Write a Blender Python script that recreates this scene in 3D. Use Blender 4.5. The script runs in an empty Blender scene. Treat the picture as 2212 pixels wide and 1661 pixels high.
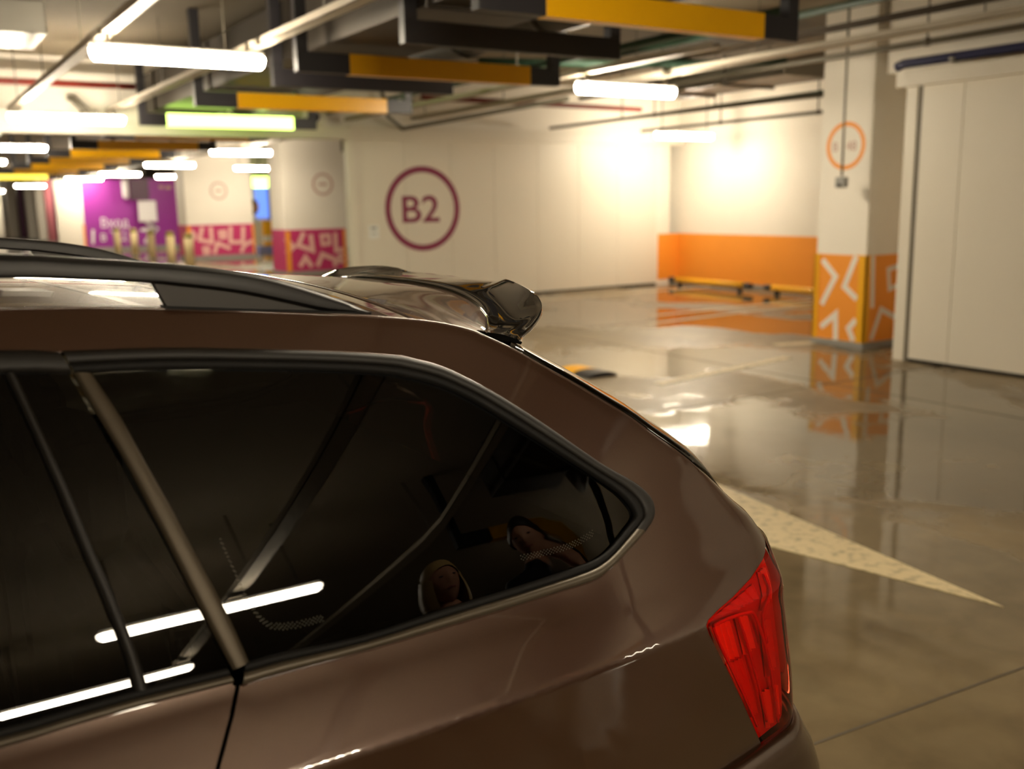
import bpy, bmesh, math, random
import numpy as np
from mathutils import Vector, Matrix, geometry
random.seed(7)
PI = math.pi
scene = bpy.context.scene
COL = scene.collection

# ------------------------------------------------------------------ camera
FPX, YAW, PITCH, ROLL = 2100.0, math.radians(57.8), math.radians(10.66), math.radians(-1.01)
CAM = np.array([-1.338, -1.02, 1.552])
_f = np.array([math.cos(YAW)*math.cos(PITCH), math.sin(YAW)*math.cos(PITCH), -math.sin(PITCH)])
_r = np.array([math.sin(YAW), -math.cos(YAW), 0.0]); _u = np.cross(_r, _f)
CR = math.cos(ROLL)*_r + math.sin(ROLL)*_u
CU = -math.sin(ROLL)*_r + math.cos(ROLL)*_u
cd = bpy.data.cameras.new('camera'); cam = bpy.data.objects.new('camera', cd); COL.objects.link(cam)
cam.matrix_world = Matrix(((CR[0], CU[0], -_f[0], CAM[0]), (CR[1], CU[1], -_f[1], CAM[1]), (CR[2], CU[2], -_f[2], CAM[2]), (0, 0, 0, 1)))
cd.sensor_fit = 'HORIZONTAL'; cd.sensor_width = 36.0; cd.lens = 36.0*FPX/2212.0
cd.clip_start = 0.05; cd.clip_end = 300
cd.dof.use_dof = True; cd.dof.focus_distance = 1.72; cd.dof.aperture_fstop = 3.0
scene.camera = cam

# ------------------------------------------------------------------ world, exposure
w = bpy.data.worlds.new('world'); scene.world = w; w.use_nodes = True
w.node_tree.nodes['Background'].inputs[0].default_value = (1.0, 0.85, 0.62, 1)
w.node_tree.nodes['Background'].inputs[1].default_value = 0.02
vs = scene.view_settings
vs.view_transform = 'Standard'; vs.look = 'None'; vs.gamma = 1.0; vs.exposure = 0.95; vs.use_curve_mapping = False
scene.cycles.sample_clamp_indirect = 4.0
scene.cycles.caustics_reflective = False; scene.cycles.caustics_refractive = False
LAMP_POWER = 350.0
LAMP_COLOR = (1.0, 0.87, 0.66)

# ------------------------------------------------------------------ projection helpers (measuring the photograph)
def ray(u, v): return (u-1106)/FPX*CR - (v-830.5)/FPX*CU + _f
def onp(u, v, axis, c):
    d = ray(u, v); return CAM + d*((c-CAM[axis])/d[axis])
def onX(u, v, c): return onp(u, v, 0, c)
def onY(u, v, c): return onp(u, v, 1, c)
def onZ(u, v, c=0.0): return onp(u, v, 2, c)

# ------------------------------------------------------------------ materials
def srgb(r, g, b):
    f = lambda c: c/12.92 if c <= .04045 else ((c+.055)/1.055)**2.4
    return (f(r/255), f(g/255), f(b/255), 1)
MATS = {}
def mat(name, color, rough=.5, metal=0.0, spec=.5, coat=0.0, coat_rough=.03, emit=None, estr=0.0, noise=None, bump=None, transmission=0):
    if name in MATS: return MATS[name]
    m = bpy.data.materials.new(name); m.use_nodes = True; MATS[name] = m
    nt = m.node_tree; b = nt.nodes['Principled BSDF']
    b.inputs['Base Color'].default_value = color
    b.inputs['Roughness'].default_value = rough; b.inputs['Metallic'].default_value = metal
    b.inputs['Specular IOR Level'].default_value = spec
    b.inputs['Coat Weight'].default_value = coat; b.inputs['Coat Roughness'].default_value = coat_rough
    if emit: b.inputs['Emission Color'].default_value = emit; b.inputs['Emission Strength'].default_value = estr
    if noise or bump:
        tc = nt.nodes.new('ShaderNodeTexCoord')
    if noise:
        sc, amt = noise
        n = nt.nodes.new('ShaderNodeTexNoise'); n.inputs['Scale'].default_value = sc; n.inputs['Detail'].default_value = 5
        nt.links.new(tc.outputs['Object'], n.inputs['Vector'])
        mx = nt.nodes.new('ShaderNodeMix'); mx.data_type = 'RGBA'
        mx.inputs[6].default_value = tuple(c*(1-amt) for c in color[:3])+(1,)
        mx.inputs[7].default_value = tuple(min(1, c*(1+amt)) for c in color[:3])+(1,)
        nt.links.new(n.outputs['Fac'], mx.inputs[0]); nt.links.new(mx.outputs[2], b.inputs['Base Color'])
    if bump:
        sc, st = bump
        n2 = nt.nodes.new('ShaderNodeTexNoise'); n2.inputs['Scale'].default_value = sc; n2.inputs['Detail'].default_value = 3
        nt.links.new(tc.outputs['Object'], n2.inputs['Vector'])
        bp = nt.nodes.new('ShaderNodeBump'); bp.inputs['Strength'].default_value = st; bp.inputs['Distance'].default_value = .01
        nt.links.new(n2.outputs['Fac'], bp.inputs['Height']); nt.links.new(bp.outputs['Normal'], b.inputs['Normal'])
    return m

M_wall = mat('wall_paint', srgb(242, 235, 222), .75, noise=(1.3, .05))
M_ceil = mat('ceiling_concrete', srgb(132, 119, 99), .85, noise=(2.0, .12), bump=(9, .2))
M_door = mat('door_enamel', srgb(234, 226, 210), .45, noise=(.9, .03))
M_doorseam = mat('door_seam', srgb(120, 112, 98), .6)
M_orange = mat('orange_paint', srgb(246, 156, 50), .55, noise=(2.0, .05))
M_yellow = mat('yellow_guard', srgb(245, 178, 20), .45)
M_white = mat('white_paint', srgb(240, 232, 220), .6)
M_kick = mat('grey_plinth', srgb(150, 148, 142), .6)
M_magenta = mat('magenta_paint', srgb(196, 50, 110), .55)
M_purple = mat('purple_paint', srgb(150, 40, 150), .5)
M_plumring = mat('plum_ring_paint', srgb(140, 52, 84), .55)
M_palering = mat('pale_ring_paint', srgb(196, 160, 146), .6)
M_black = mat('black_steel', srgb(38, 36, 40), .45, noise=(4, .15))
M_bandyellow = mat('yellow_band', srgb(255, 188, 8), .3)
M_galv = mat('galvanised_steel', srgb(150, 146, 138), .38, .85, noise=(3, .15))
M_duct = mat('dull_duct_steel', srgb(66, 60, 53), .5, .6, noise=(2.5, .2))
M_tray = mat('cable_tray_steel', srgb(190, 180, 162), .5, .35, noise=(5, .1))
M_pipe = mat('grey_pipe', srgb(110, 104, 90), .5, .2)
M_greenpipe = mat('green_pipe', srgb(38, 66, 50), .5)
M_redpipe = mat('red_pipe', srgb(120, 40, 30), .5)
M_bluetube = mat('navy_rail_paint', srgb(34, 38, 76), .35)
M_housing = mat('lamp_housing', srgb(205, 200, 190), .5)
M_lamp = mat('lamp_diffuser', (1, 1, 1, 1), .4, emit=LAMP_COLOR+(1,), estr=LAMP_POWER)
M_lampside = mat('lamp_diffuser_edge', (1, 1, 1, 1), .4, emit=LAMP_COLOR+(1,), estr=LAMP_POWER*.2)
M_greenlamp = mat('green_lamp', (.6, 1, .2, 1), .4, emit=(.62, 1.0, .16, 1), estr=3.2)
M_paper = mat('paper', srgb(240, 240, 235), .7)
M_blue = mat('blue_panel', srgb(70, 110, 220), .4, emit=(.16, .3, .9, 1), estr=.7)
M_bollard = mat('bollard_cream', srgb(220, 200, 150), .5)
M_olive = mat('bollard_cap', srgb(150, 135, 60), .5)
M_signwhite = mat('sign_white', srgb(240, 236, 240), .5)
M_darkbox = mat('dark_box', srgb(70, 26, 60), .5)
M_rubber = mat('black_rubber', srgb(16, 15, 14), .7, spec=.3)
M_trim = mat('satin_black_trim', srgb(27, 24, 21), .58, .15)
M_satin = mat('satin_strip', srgb(150, 136, 112), .42, .7)
M_rail = mat('rail_graphite', srgb(28, 26, 25), .42, .45)
M_gloss = mat('piano_black', srgb(10, 9, 8), .06, 0, .6, coat=1, coat_rough=.02)
M_inner = mat('cabin_black', srgb(14, 13, 12), .8)
M_seat = mat('seat_fabric', srgb(34, 31, 28), .9)
M_tyre = mat('tyre_rubber', srgb(20, 20, 20), .8)
M_rim = mat('alloy', srgb(170, 170, 172), .3, .9)
M_chrome = mat('lamp_reflector', srgb(235, 190, 170), .18, .9)
M_frit = mat('glass_frit', srgb(9, 9, 9), .35)

def car_paint():
    m = bpy.data.materials.new('brown_metallic_paint'); m.use_nodes = True
    nt = m.node_tree; b = nt.nodes['Principled BSDF']
    b.inputs['Base Color'].default_value = srgb(64, 38, 20)
    b.inputs['Metallic'].default_value = .4; b.inputs['Roughness'].default_value = .38; b.inputs['Coat IOR'].default_value = 1.55
    b.inputs['Coat Weight'].default_value = 1.0; b.inputs['Coat Roughness'].default_value = .03
    tc = nt.nodes.new('ShaderNodeTexCoord'); n = nt.nodes.new('ShaderNodeTexNoise')
    n.inputs['Scale'].default_value = 900; n.inputs['Detail'].default_value = 1
    nt.links.new(tc.outputs['Object'], n.inputs['Vector'])
    mx = nt.nodes.new('ShaderNodeMix'); mx.data_type = 'RGBA'
    mx.inputs[6].default_value = srgb(56, 32, 16); mx.inputs[7].default_value = srgb(71, 43, 23)
    nt.links.new(n.outputs['Fac'], mx.inputs[0]); nt.links.new(mx.outputs[2], b.inputs['Base Color'])
    return m
M_paint = car_paint()

def tinted(name, tint, rough=.01, gloss=(1, 1, 1, 1), ior=1.5):
    m = bpy.data.materials.new(name); m.use_nodes = True
    nt = m.node_tree; nt.nodes.clear()
    o = nt.nodes.new('ShaderNodeOutputMaterial'); t = nt.nodes.new('ShaderNodeBsdfTransparent'); g = nt.nodes.new('ShaderNodeBsdfGlossy')
    t.inputs[0].default_value = tint; g.inputs['Color'].default_value = gloss; g.inputs['Roughness'].default_value = rough
    fr = nt.nodes.new('ShaderNodeFresnel'); fr.inputs['IOR'].default_value = ior
    mx = nt.nodes.new('ShaderNodeMixShader')
    nt.links.new(fr.outputs[0], mx.inputs[0]); nt.links.new(t.outputs[0], mx.inputs[1]); nt.links.new(g.outputs[0], mx.inputs[2])
    nt.links.new(mx.outputs[0], o.inputs[0])
    return m
M_glass = tinted('privacy_glass', (.06, .06, .05, 1), ior=1.38)
M_rglass = tinted('rear_window_glass', (.06, .06, .05, 1), ior=1.75)
M_lens = tinted('red_lens', (1.0, .085, .04, 1), .03, ior=1.22)

def floor_mat():
    m = bpy.data.materials.new('polished_wet_concrete'); m.use_nodes = True
    nt = m.node_tree; b = nt.nodes['Principled BSDF']; L = nt.links.new
    tc = nt.nodes.new('ShaderNodeTexCoord')
    def noise(scale, stretch, detail=5, dist=.4):
        mp = nt.nodes.new('ShaderNodeMapping'); mp.inputs['Scale'].default_value = stretch
        n = nt.nodes.new('ShaderNodeTexNoise'); n.inputs['Scale'].default_value = scale; n.inputs['Detail'].default_value = detail
        n.inputs['Distortion'].default_value = dist
        L(tc.outputs['Object'], mp.inputs['Vector']); L(mp.outputs[0], n.inputs['Vector']); return n
    n1 = noise(.9, (1, 1, 1), 8); n2 = noise(6, (1, 1, 1), 6); n3 = noise(.55, (1.0, .55, 1), 4, .8)
    cr = nt.nodes.new('ShaderNodeValToRGB')
    cr.color_ramp.elements[0].position = .3; cr.color_ramp.elements[0].color = srgb(84, 72, 53)
    cr.color_ramp.elements[1].position = .72; cr.color_ramp.elements[1].color = srgb(126, 111, 85)
    mixf = nt.nodes.new('ShaderNodeMath'); mixf.operation = 'MULTIPLY_ADD'; mixf.inputs[1].default_value = .35
    L(n2.outputs['Fac'], mixf.inputs[0])
    sc = nt.nodes.new('ShaderNodeMath'); sc.operation = 'MULTIPLY'; sc.inputs[1].default_value = .65
    L(n1.outputs['Fac'], sc.inputs[0]); L(sc.outputs[0], mixf.inputs[2]); L(mixf.outputs[0], cr.inputs[0])
    # puddles (smooth, dark) and drying patches (matt, paler) with ragged borders
    n4 = noise(3.5, (1, 1, 1), 7, .6)
    ad = nt.nodes.new('ShaderNodeMath'); ad.operation = 'MULTIPLY_ADD'; ad.inputs[1].default_value = .16; L(n4.outputs['Fac'], ad.inputs[0]); L(n3.outputs['Fac'], ad.inputs[2])
    dry = nt.nodes.new('ShaderNodeValToRGB'); dry.color_ramp.elements[0].position = .585; dry.color_ramp.elements[1].position = .635
    L(ad.outputs[0], dry.inputs[0])
    lt = nt.nodes.new('ShaderNodeMix'); lt.data_type = 'RGBA'; lt.blend_type = 'MULTIPLY'; lt.inputs[0].default_value = 1; lt.inputs[7].default_value = (1.45, 1.42, 1.38, 1); L(cr.outputs[0], lt.inputs[6])
    cm = nt.nodes.new('ShaderNodeMix'); cm.data_type = 'RGBA'; L(dry.outputs[0], cm.inputs[0]); L(cr.outputs[0], cm.inputs[6]); L(lt.outputs[2], cm.inputs[7]); L(cm.outputs[2], b.inputs['Base Color'])
    rm = nt.nodes.new('ShaderNodeMapRange'); rm.inputs['To Min'].default_value = .05; rm.inputs['To Max'].default_value = .42; L(dry.outputs[0], rm.inputs['Value']); L(rm.outputs[0], b.inputs['Roughness'])
    b.inputs['Specular IOR Level'].default_value = .55
    bp = nt.nodes.new('ShaderNodeBump'); bp.inputs['Strength'].default_value = .06; bp.inputs['Distance'].default_value = .02
    nb = noise(3.2, (1, 1, 1), 3, 0)
    L(nb.outputs['Fac'], bp.inputs['Height']); L(bp.outputs[0], b.inputs['Normal'])
    return m
M_floor = floor_mat()
def paint_mark(name, c):
    m = mat(name, c, .55, bump=(60, .5)); nt = m.node_tree
    tc = nt.nodes.new('ShaderNodeTexCoord'); n = nt.nodes.new('ShaderNodeTexNoise'); n.inputs['Scale'].default_value = 22; n.inputs['Detail'].default_value = 8
    cr = nt.nodes.new('ShaderNodeValToRGB')
    cr.color_ramp.elements[0].position = .33; cr.color_ramp.elements[0].color = tuple(x*.55 for x in c[:3])+(1,)
    cr.color_ramp.elements[1].position = .5; cr.color_ramp.elements[1].color = c
    nt.links.new(tc.outputs['Object'], n.inputs['Vector']); nt.links.new(n.outputs['Fac'], cr.inputs[0])
    nt.links.new(cr.outputs[0], nt.nodes['Principled BSDF'].inputs['Base Color']); return m
M_arrow = paint_mark('worn_cream_paint', srgb(206, 188, 148))
M_line = paint_mark('worn_white_paint', srgb(214, 200, 170))
M_joint = mat('joint_filler', srgb(70, 60, 44), .7)

# ------------------------------------------------------------------ object helpers
def tag(o, label=None, cat=None, group=None, kind=None):
    if label: o['label'] = label
    if cat: o['category'] = cat
    if group: o['group'] = group
    if kind: o['kind'] = kind
    return o
def thing(name, label, cat, loc=(0, 0, 0), group=None):
    o = bpy.data.objects.new(name, None); COL.objects.link(o); o.location = loc; o.empty_display_size = .2
    return tag(o, label, cat, group)
def rootloc(p):
    while p is not None and p.parent is not None: p = p.parent
    return np.array(p.location) if p is not None else np.zeros(3)
def mk(name, verts, faces, m, parent=None, smooth=False, label=None, base=None):
    """one mesh object; verts are world coordinates"""
    v = np.array(verts, float)
    off = rootloc(parent) if parent is not None else (np.array(base, float) if base is not None else np.zeros(3))
    me = bpy.data.meshes.new(name); me.from_pydata([tuple(p) for p in (v-off)], [], [tuple(f) for f in faces]); me.materials.append(m)
    if smooth: me.polygons.foreach_set('use_smooth', [True]*len(me.polygons))
    me.update()
    o = bpy.data.objects.new(name, me); COL.objects.link(o)
    if parent is not None: o.parent = parent
    elif base is not None: o.location = base
    if label: o['label'] = label
    return o
def boxvf(lo, hi):
    x0, y0, z0 = lo; x1, y1, z1 = hi
    v = [(x0, y0, z0), (x1, y0, z0), (x1, y1, z0), (x0, y1, z0), (x0, y0, z1), (x1, y0, z1), (x1, y1, z1), (x0, y1, z1)]
    f = [(0, 3, 2, 1), (4, 5, 6, 7), (0, 1, 5, 4), (1, 2, 6, 5), (2, 3, 7, 6), (3, 0, 4, 7)]
    return v, f
def box(name, lo, hi, m, parent=None, bev=0, base=None):
    lo, hi = [min(a, b) for a, b in zip(lo, hi)], [max(a, b) for a, b in zip(lo, hi)]
    v, f = boxvf(lo, hi); o = mk(name, v, f, m, parent, base=base)
    if bev:
        md = o.modifiers.new('bevel', 'BEVEL'); md.width = bev; md.segments = 2
    return o
def boxes(name, lst, m, parent=None, base=None):
    V, F = [], []
    for lo, hi in lst:
        lo, hi = [min(a, b) for a, b in zip(lo, hi)], [max(a, b) for a, b in zip(lo, hi)]
        v, f = boxvf(lo, hi); F += [tuple(i+len(V) for i in q) for q in f]; V += v
    return mk(name, V, F, m, parent, base=base)
def tubevf(pts, r, n=12, cap=True):
    pts = [Vector(p) for p in pts]; V, F = [], []
    rs = r if isinstance(r, (list, tuple)) else [r]*len(pts)
    prev = None
    for i, p in enumerate(pts):
        d = (pts[min(i+1, len(pts)-1)]-pts[max(i-1, 0)]).normalized()
        a = prev if prev is not None else (Vector((0, 0, 1)) if abs(d.z) < .9 else Vector((1, 0, 0)))
        s = d.cross(a).normalized(); t = s.cross(d).normalized(); prev = t
        for k in range(n):
            an = 2*PI*k/n; V.append(tuple(p + (s*math.cos(an)+t*math.sin(an))*rs[i]))
    for i in range(len(pts)-1):
        for k in range(n):
            F.append((i*n+k, i*n+(k+1) % n, (i+1)*n+(k+1) % n, (i+1)*n+k))
    if cap:
        F.append(tuple(range(n))[::-1]); F.append(tuple(range((len(pts)-1)*n, len(pts)*n)))
    return V, F
def tube(name, pts, r, m, parent=None, n=12, base=None):
    v, f = tubevf(pts, r, n); return mk(name, v, f, m, parent, smooth=True, base=base)
def prism(name, pts3, depth, m, parent=None, base=None):
    """flat polygon (3-D points, one plane) pushed along the vector depth"""
    n = len(pts3); d = np.array(depth, float); P = [np.array(p, float) for p in pts3]
    V = P + [p+d for p in P]
    F = [tuple(range(n)), tuple(range(2*n-1, n-1, -1))] + [(i, i+n, (i+1) % n+n, (i+1) % n) for i in range(n)]
    o = mk(name, V, F, m, parent, base=base)
    bm = bmesh.new(); bm.from_mesh(o.data); bmesh.ops.recalc_face_normals(bm, faces=bm.faces); bm.to_mesh(o.data); bm.free()
    return o
def plane_axes(axis):
    return {0: (np.array([0, 1., 0]), np.array([0, 0, 1.])), 1: (np.array([1., 0, 0]), np.array([0, 0, 1.])), 2: (np.array([1., 0, 0]), np.array([0, 1., 0]))}[axis]
def ring(name, c, r0, r1, axis, thick, m, parent, n=64, ratio=1.0):
    """annulus on a wall: axis = normal axis, thick signed along it"""
    A, B = plane_axes(axis); N = np.zeros(3); N[axis] = thick; c = np.array(c, float); V, F = [], []
    for k in range(n):
        a = 2*PI*k/n; e = A*math.cos(a)*ratio+B*math.sin(a)
        V += [c+e*r0, c+e*r1, c+e*r1+N, c+e*r0+N]
    for k in range(n):
        i, j = 4*k, 4*((k+1) % n)
        for q in range(4): F.append((i+q, i+(q+1) % 4, j+(q+1) % 4, j+q))
    return mk(name, V, F, m, parent)
def stroke(name, pts, wd, axis, thick, m, parent, closed=False):
    """painted line of constant width along a 3-D polyline lying on a wall"""
    A, B = plane_axes(axis); N = np.zeros(3); N[axis] = thick
    P = [np.array(p, float) for p in pts]; n = len(P); L, R = [], []
    for i in range(n):
        a = P[i-1] if (i > 0 or closed) else None; b = P[(i+1) % n] if (i < n-1 or closed) else None
        def nrm(d):
            x, y = d.dot(A), d.dot(B); l = math.hypot(x, y); return np.array([-y/l, x/l])
        if a is None: q = nrm(b-P[i]); k = 1
        elif b is None: q = nrm(P[i]-a); k = 1
        else:
            q1, q2 = nrm(P[i]-a), nrm(b-P[i]); q = q1+q2; q /= np.linalg.norm(q); k = 1/max(.35, q.dot(q1))
        off = (A*q[0]+B*q[1])*wd/2*k
        L.append(P[i]+off); R.append(P[i]-off)
    V, F = [], []
    for l, r_ in zip(L, R): V += [l, r_, r_+N, l+N]
    for i in range(n if closed else n-1):
        a, b = 4*i, 4*((i+1) % n)
        for q in range(4): F.append((a+q, a+(q+1) % 4, b+(q+1) % 4, b+q))
    if not closed: F += [(0, 1, 2, 3), (4*(n-1)+3, 4*(n-1)+2, 4*(n-1)+1, 4*(n-1))]
    return mk(name, V, F, m, parent)
def text(name, s, size, origin, axis, thick, m, parent, sx=1.0, bold=0.0):
    """lettering on a wall; origin = lower left corner of the line as the viewer reads it"""
    cu = bpy.data.curves.new('t', 'FONT'); cu.body = s; cu.size = size; cu.extrude = abs(thick)/2; cu.offset = bold
    o = bpy.data.objects.new('t', cu); COL.objects.link(o)
    dg = bpy.context.evaluated_depsgraph_get(); me = bpy.data.meshes.new_from_object(o.evaluated_get(dg))
    V = np.array([tuple(v.co) for v in me.vertices]); F = [tuple(p.vertices) for p in me.polygons]
    bpy.data.objects.remove(o); bpy.data.curves.remove(cu); bpy.data.meshes.remove(me)
    if not len(V): return None
    O = np.array(origin, float)
    ax = np.array([1., 0, 0]) if axis == 1 else np.array([0, -1., 0])
    N = np.array([0, -1., 0]) if axis == 1 else np.array([-1., 0, 0])
    W_ = [O+ax*v[0]*sx+np.array([0, 0, 1.])*v[1]+N*v[2] for v in V]
    return mk(name, W_, F, m, parent)
def dup(root, loc, label=None, group=None):
    r = root.copy(); COL.objects.link(r); r.location = loc
    if label: r['label'] = label
    if group: r['group'] = group
    for ch in list(root.children):
        c = ch.copy(); COL.objects.link(c); c.parent = r
        for g in list(ch.children):
            d = g.copy(); COL.objects.link(d); d.parent = c
    return r

# ================================================================== THE SETTING
YW, XO, CZ = 12.74, 11.1, 3.45
XL, YB, YF, XR2 = -9.0, -12.0, 72.0, 13.0
floor = tag(mk('floor', [(XL, YB, 0), (XR2, YB, 0), (XR2, YF, 0), (XL, YF, 0)], [(0, 1, 2, 3)], M_floor), 'polished damp concrete garage floor with worn painted markings', kind='structure')
tag(mk('ceiling', [(XL, YB, CZ), (XL, YF, CZ), (XR2, YF, CZ), (XR2, YB, CZ)], [(0, 1, 2, 3)], M_ceil), 'beige concrete garage ceiling above the pipes and ducts', kind='structure')
wl = tag(boxes('wall_left', [((XL-.2, YB, 0), (XL, YF, CZ))], M_wall), 'pale wall closing the garage beside the car bonnet', kind='structure')
tag(boxes('wall_back', [((XL, YB-.2, 0), (XR2, YB, CZ))], M_wall), 'pale wall behind the photographer', kind='structure')
tag(boxes('wall_far', [((XL, YF, 0), (XR2, YF+.2, CZ))], M_wall), 'pale wall at the far end of the second hall', kind='structure')
# wall between the two halls: above the opening, left of the opening, behind the sliding door
wf = tag(boxes('wall_front', [((XL, YW+.1, 2.69), (XO+.2, YW+.3, CZ)), ((XL, YW+.1, 0), (-3.6, YW+.3, 2.69)), ((4.62, YW+.1, 0), (10.9, YW+.3, 2.69)), ((10.9, 13.3, 0), (11.6, 13.5, CZ))], M_wall),
         'beige partition wall between the two halls', kind='structure')
# recess with the orange wall on the right
wr = tag(boxes('wall_right', [((XO, 5.9, 0), (XO+.2, 13.4, CZ)), ((XO+.2, YW+.3, 0), (XR2, YW+.5, CZ))], M_wall), 'white wall with an orange painted dado', kind='structure')
box('dado_panel', (XO-.006, 8.3, .08), (XO, 12.86, .917), M_orange, wr)
box('dado_panel', (10.62, YW+.094, .08), (XO-.007, YW+.1, .917), M_orange, wr)
box('skirting', (XO-.012, 8.3, 0), (XO, 12.8, .08), M_kick, wr)
tag(boxes('wall_side', [((7.0, 4.9, 2.7), (7.2, 5.3, CZ)), ((7.0, YB, 0), (7.2, 4.9, CZ)), ((7.2, 4.7, 0), (XR2, 4.9, CZ))], M_wall), 'beige wall behind the sliding door at the right', kind='structure')
tag(boxes('wall_end', [((XR2, YB, 0), (XR2+.2, YF, CZ))], M_wall), 'far side wall of the second hall', kind='structure')
# lintel beam over the opening and along the door head
tag(boxes('trim_1', [((XL, YW-.12, 2.49), (4.56, YW+.12, 2.67)), ((4.56, YW-.06, 2.5), (XO, YW+.1, 2.69))], M_door), 'pale metal lintel running over the opening and the sliding door', kind='structure')
# ---- sliding door with B2
d1 = bpy.data.objects.new('door_1', None); COL.objects.link(d1); d1.location = (7.6, YW, 0)
tag(d1, 'wide pale sliding fire door with a large plum B2 in a ring', kind='structure')
xs = [4.64, 5.45, 6.25, 7.05, 7.9, 8.75, 9.6, 10.5]
for a, b in zip(xs[:-1], xs[1:]):
    box('panel', (a+.003, YW, .03), (b-.003, YW+.06, 2.5), M_door, d1, .004)
box('edge_post', (4.50, YW-.05, 0), (4.63, YW+.09, 2.5), M_door, d1, .006)
box('edge_seal', (4.63, YW-.01, 0), (4.645, YW+.05, 2.5), M_doorseam, d1)
box('bottom_seal', (4.64, YW-.004, .005), (10.5, YW+.05, .035), M_rubber, d1)
cB = onY(914, 451, YW)
ring('ring_emblem', (cB[0], YW, cB[2]), .555, .652, 1, -.003, M_plumring, d1)
text('letter_sign', 'B2', .575, (cB[0]-.40, YW-.002, cB[2]-.20), 1, .004, M_plumring, d1, sx=1.14, bold=.008)
nt_ = box('notice', (4.81, YW-.004, 1.03), (4.98, YW, 1.235), M_paper, d1)
box('print_block', (4.845, YW-.005, 1.175), (4.94, YW-.004, 1.205), M_kick, nt_)
box('print_line', (4.845, YW-.005, 1.10), (4.94, YW-.004, 1.112), M_kick, nt_)
# ---- sliding door at the right edge
XD = 6.66
d2 = bpy.data.objects.new('door_2', None); COL.objects.link(d2); d2.location = (XD, 1.0, 0)
tag(d2, 'tall cream sliding panel door at the right edge under a navy rail', kind='structure')
ys = [4.66, 4.25, 3.15, 2.05, .95, -.15, -1.25, -2.35]
for a, b in zip(ys[:-1], ys[1:]):
    box('panel', (XD, b+.0025, .03), (XD+.08, a-.0025, 2.52), M_door, d2, .004)
box('edge_post', (XD-.01, 4.70, 0), (XD+.10, 4.82, 2.52), M_door, d2, .006)
box('edge_seal', (XD+.0, 4.662, .0), (XD+.07, 4.70, 2.52), M_doorseam, d2)
box('bottom_seal', (XD-.003, -2.3, .004), (XD+.07, 4.66, .032), M_rubber, d2)
box('header', (XD-.06, -2.6, 2.51), (XD+.12, 4.90, 2.65), M_door, d2, .005)
rl = tube('rail', [(XD-.02, -2.6, 2.72), (XD-.02, 4.86, 2.72), (XD-.02, 4.93, 2.70)], .042, M_bluetube, d2)
for y in (4.35, 2.9, 1.4): tube('roller', [(XD-.075, y, 2.70), (XD+.02, y, 2.70)], .022, M_galv, d2)
# ---- floor markings
def fpoly(name, pts, m, h=.003): return prism(name, [(p[0], p[1], .0005) for p in pts], (0, 0, h), m, floor)
fpoly('arrow_marking', [(2.087, .932), (2.42, 3.10), (2.21, 3.0), (2.21, 4.4), (2.02, 4.4), (2.02, 3.0), (1.60, 3.02)], M_arrow)
def fline(a, b, wd, m=M_line):
    a, b = np.array(a[:2]), np.array(b[:2]); d = (b-a)/np.linalg.norm(b-a); n = np.array([-d[1], d[0]])*wd/2
    fpoly('bay_line', [a+n, b+n, b-n, a-n], m)
fline(onZ(1400, 700), onZ(1760, 655), .10)
fline((7.2, 9.05), (10.9, 9.05), .10)
fline((7.2, 11.75), (10.9, 11.75), .10)
fline(onZ(1675, 745), onZ(1755, 740), .16)
fline(onZ(1700, 772), onZ(1420, 830), .12)
def joint(a, b, wd=.010):
    a, b = np.array(a[:2]), np.array(b[:2]); d = (b-a)/np.linalg.norm(b-a); n = np.array([-d[1], d[0]])*wd/2
    prism('expansion_joint', [(p[0], p[1], .0002) for p in (a+n, b+n, b-n, a-n)], (0, 0, .0012), M_joint, floor)
joint(onZ(1600, 1665), onZ(2260, 1424)); joint((5.2, -8), (5.2, 12.7), .012); joint((-8, 4.35), (6.9, 4.35), .012); joint((-8, 8.6), (10.9, 8.6), .012)

# ================================================================== COLUMNS
def poly_paint(name, px, fn, wd, axis, parent, m=M_white, closed=False, thick=-.003, base=None):
    return stroke(name, [fn(*p) for p in px], wd, axis, thick, m, parent, closed)
XC, YC0, YC1, XC1 = 6.95, 5.40, 6.03, 7.85
oc = thing('column', 'square white column with orange patterned base and orange ring near the right door', 'column', ((XC+XC1)/2, (YC0+YC1)/2, 0))
box('shaft', (XC, YC0, 0), (XC1, YC1, CZ), M_wall, oc, .01)
box('plinth', (XC-.02, YC0-.02, 0), (XC1+.02, YC1+.02, .062), M_kick, oc, .004)
box('painted_base', (XC-.006, YC0-.006, .066), (XC1+.006, YC1+.006, .952), M_orange, oc)
boxes('corner_guard', [((XC-.014, YC0-.014, .06), (XC-.0, YC0+.075, .955)), ((XC-.014, YC0-.014, .06), (XC+.055, YC0, .955))], M_yellow, oc)
boxes('corner_guard', [((XC-.014, YC1-.05, .06), (XC, YC1+.014, .955)), ((XC-.014, YC1, .06), (XC+.05, YC1+.014, .955))], M_yellow, oc)
fx = lambda u, v: onX(u, v, XC-.006); fy = lambda u, v: onY(u, v, YC0-.006)
for px in ([(1777, 561), (1805, 597), (1775, 657)], [(1850, 553), (1824, 619), (1851, 646)], [(1773, 706), (1805, 679), (1805, 735)], [(1849, 691), (1833, 709), (1843, 736)]):
    poly_paint('pattern_stroke', px, fx, .062, 0, oc)
for px in ([(1886, 553), (1884, 665)], [(1881, 734), (1903, 668), (1942, 690)]):
    poly_paint('pattern_stroke', px, fy, .055, 1, oc, M_white)
poly_paint('pattern_loop', [(1919, 582), (1941, 574), (1946, 613), (1921, 624)], fy, .05, 1, oc, M_white, True)
rc = onX(1827, 315, XC)
ring('ring_emblem', (XC, rc[1], rc[2]), .195, .238, 0, -.003, M_orange, oc)
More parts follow.
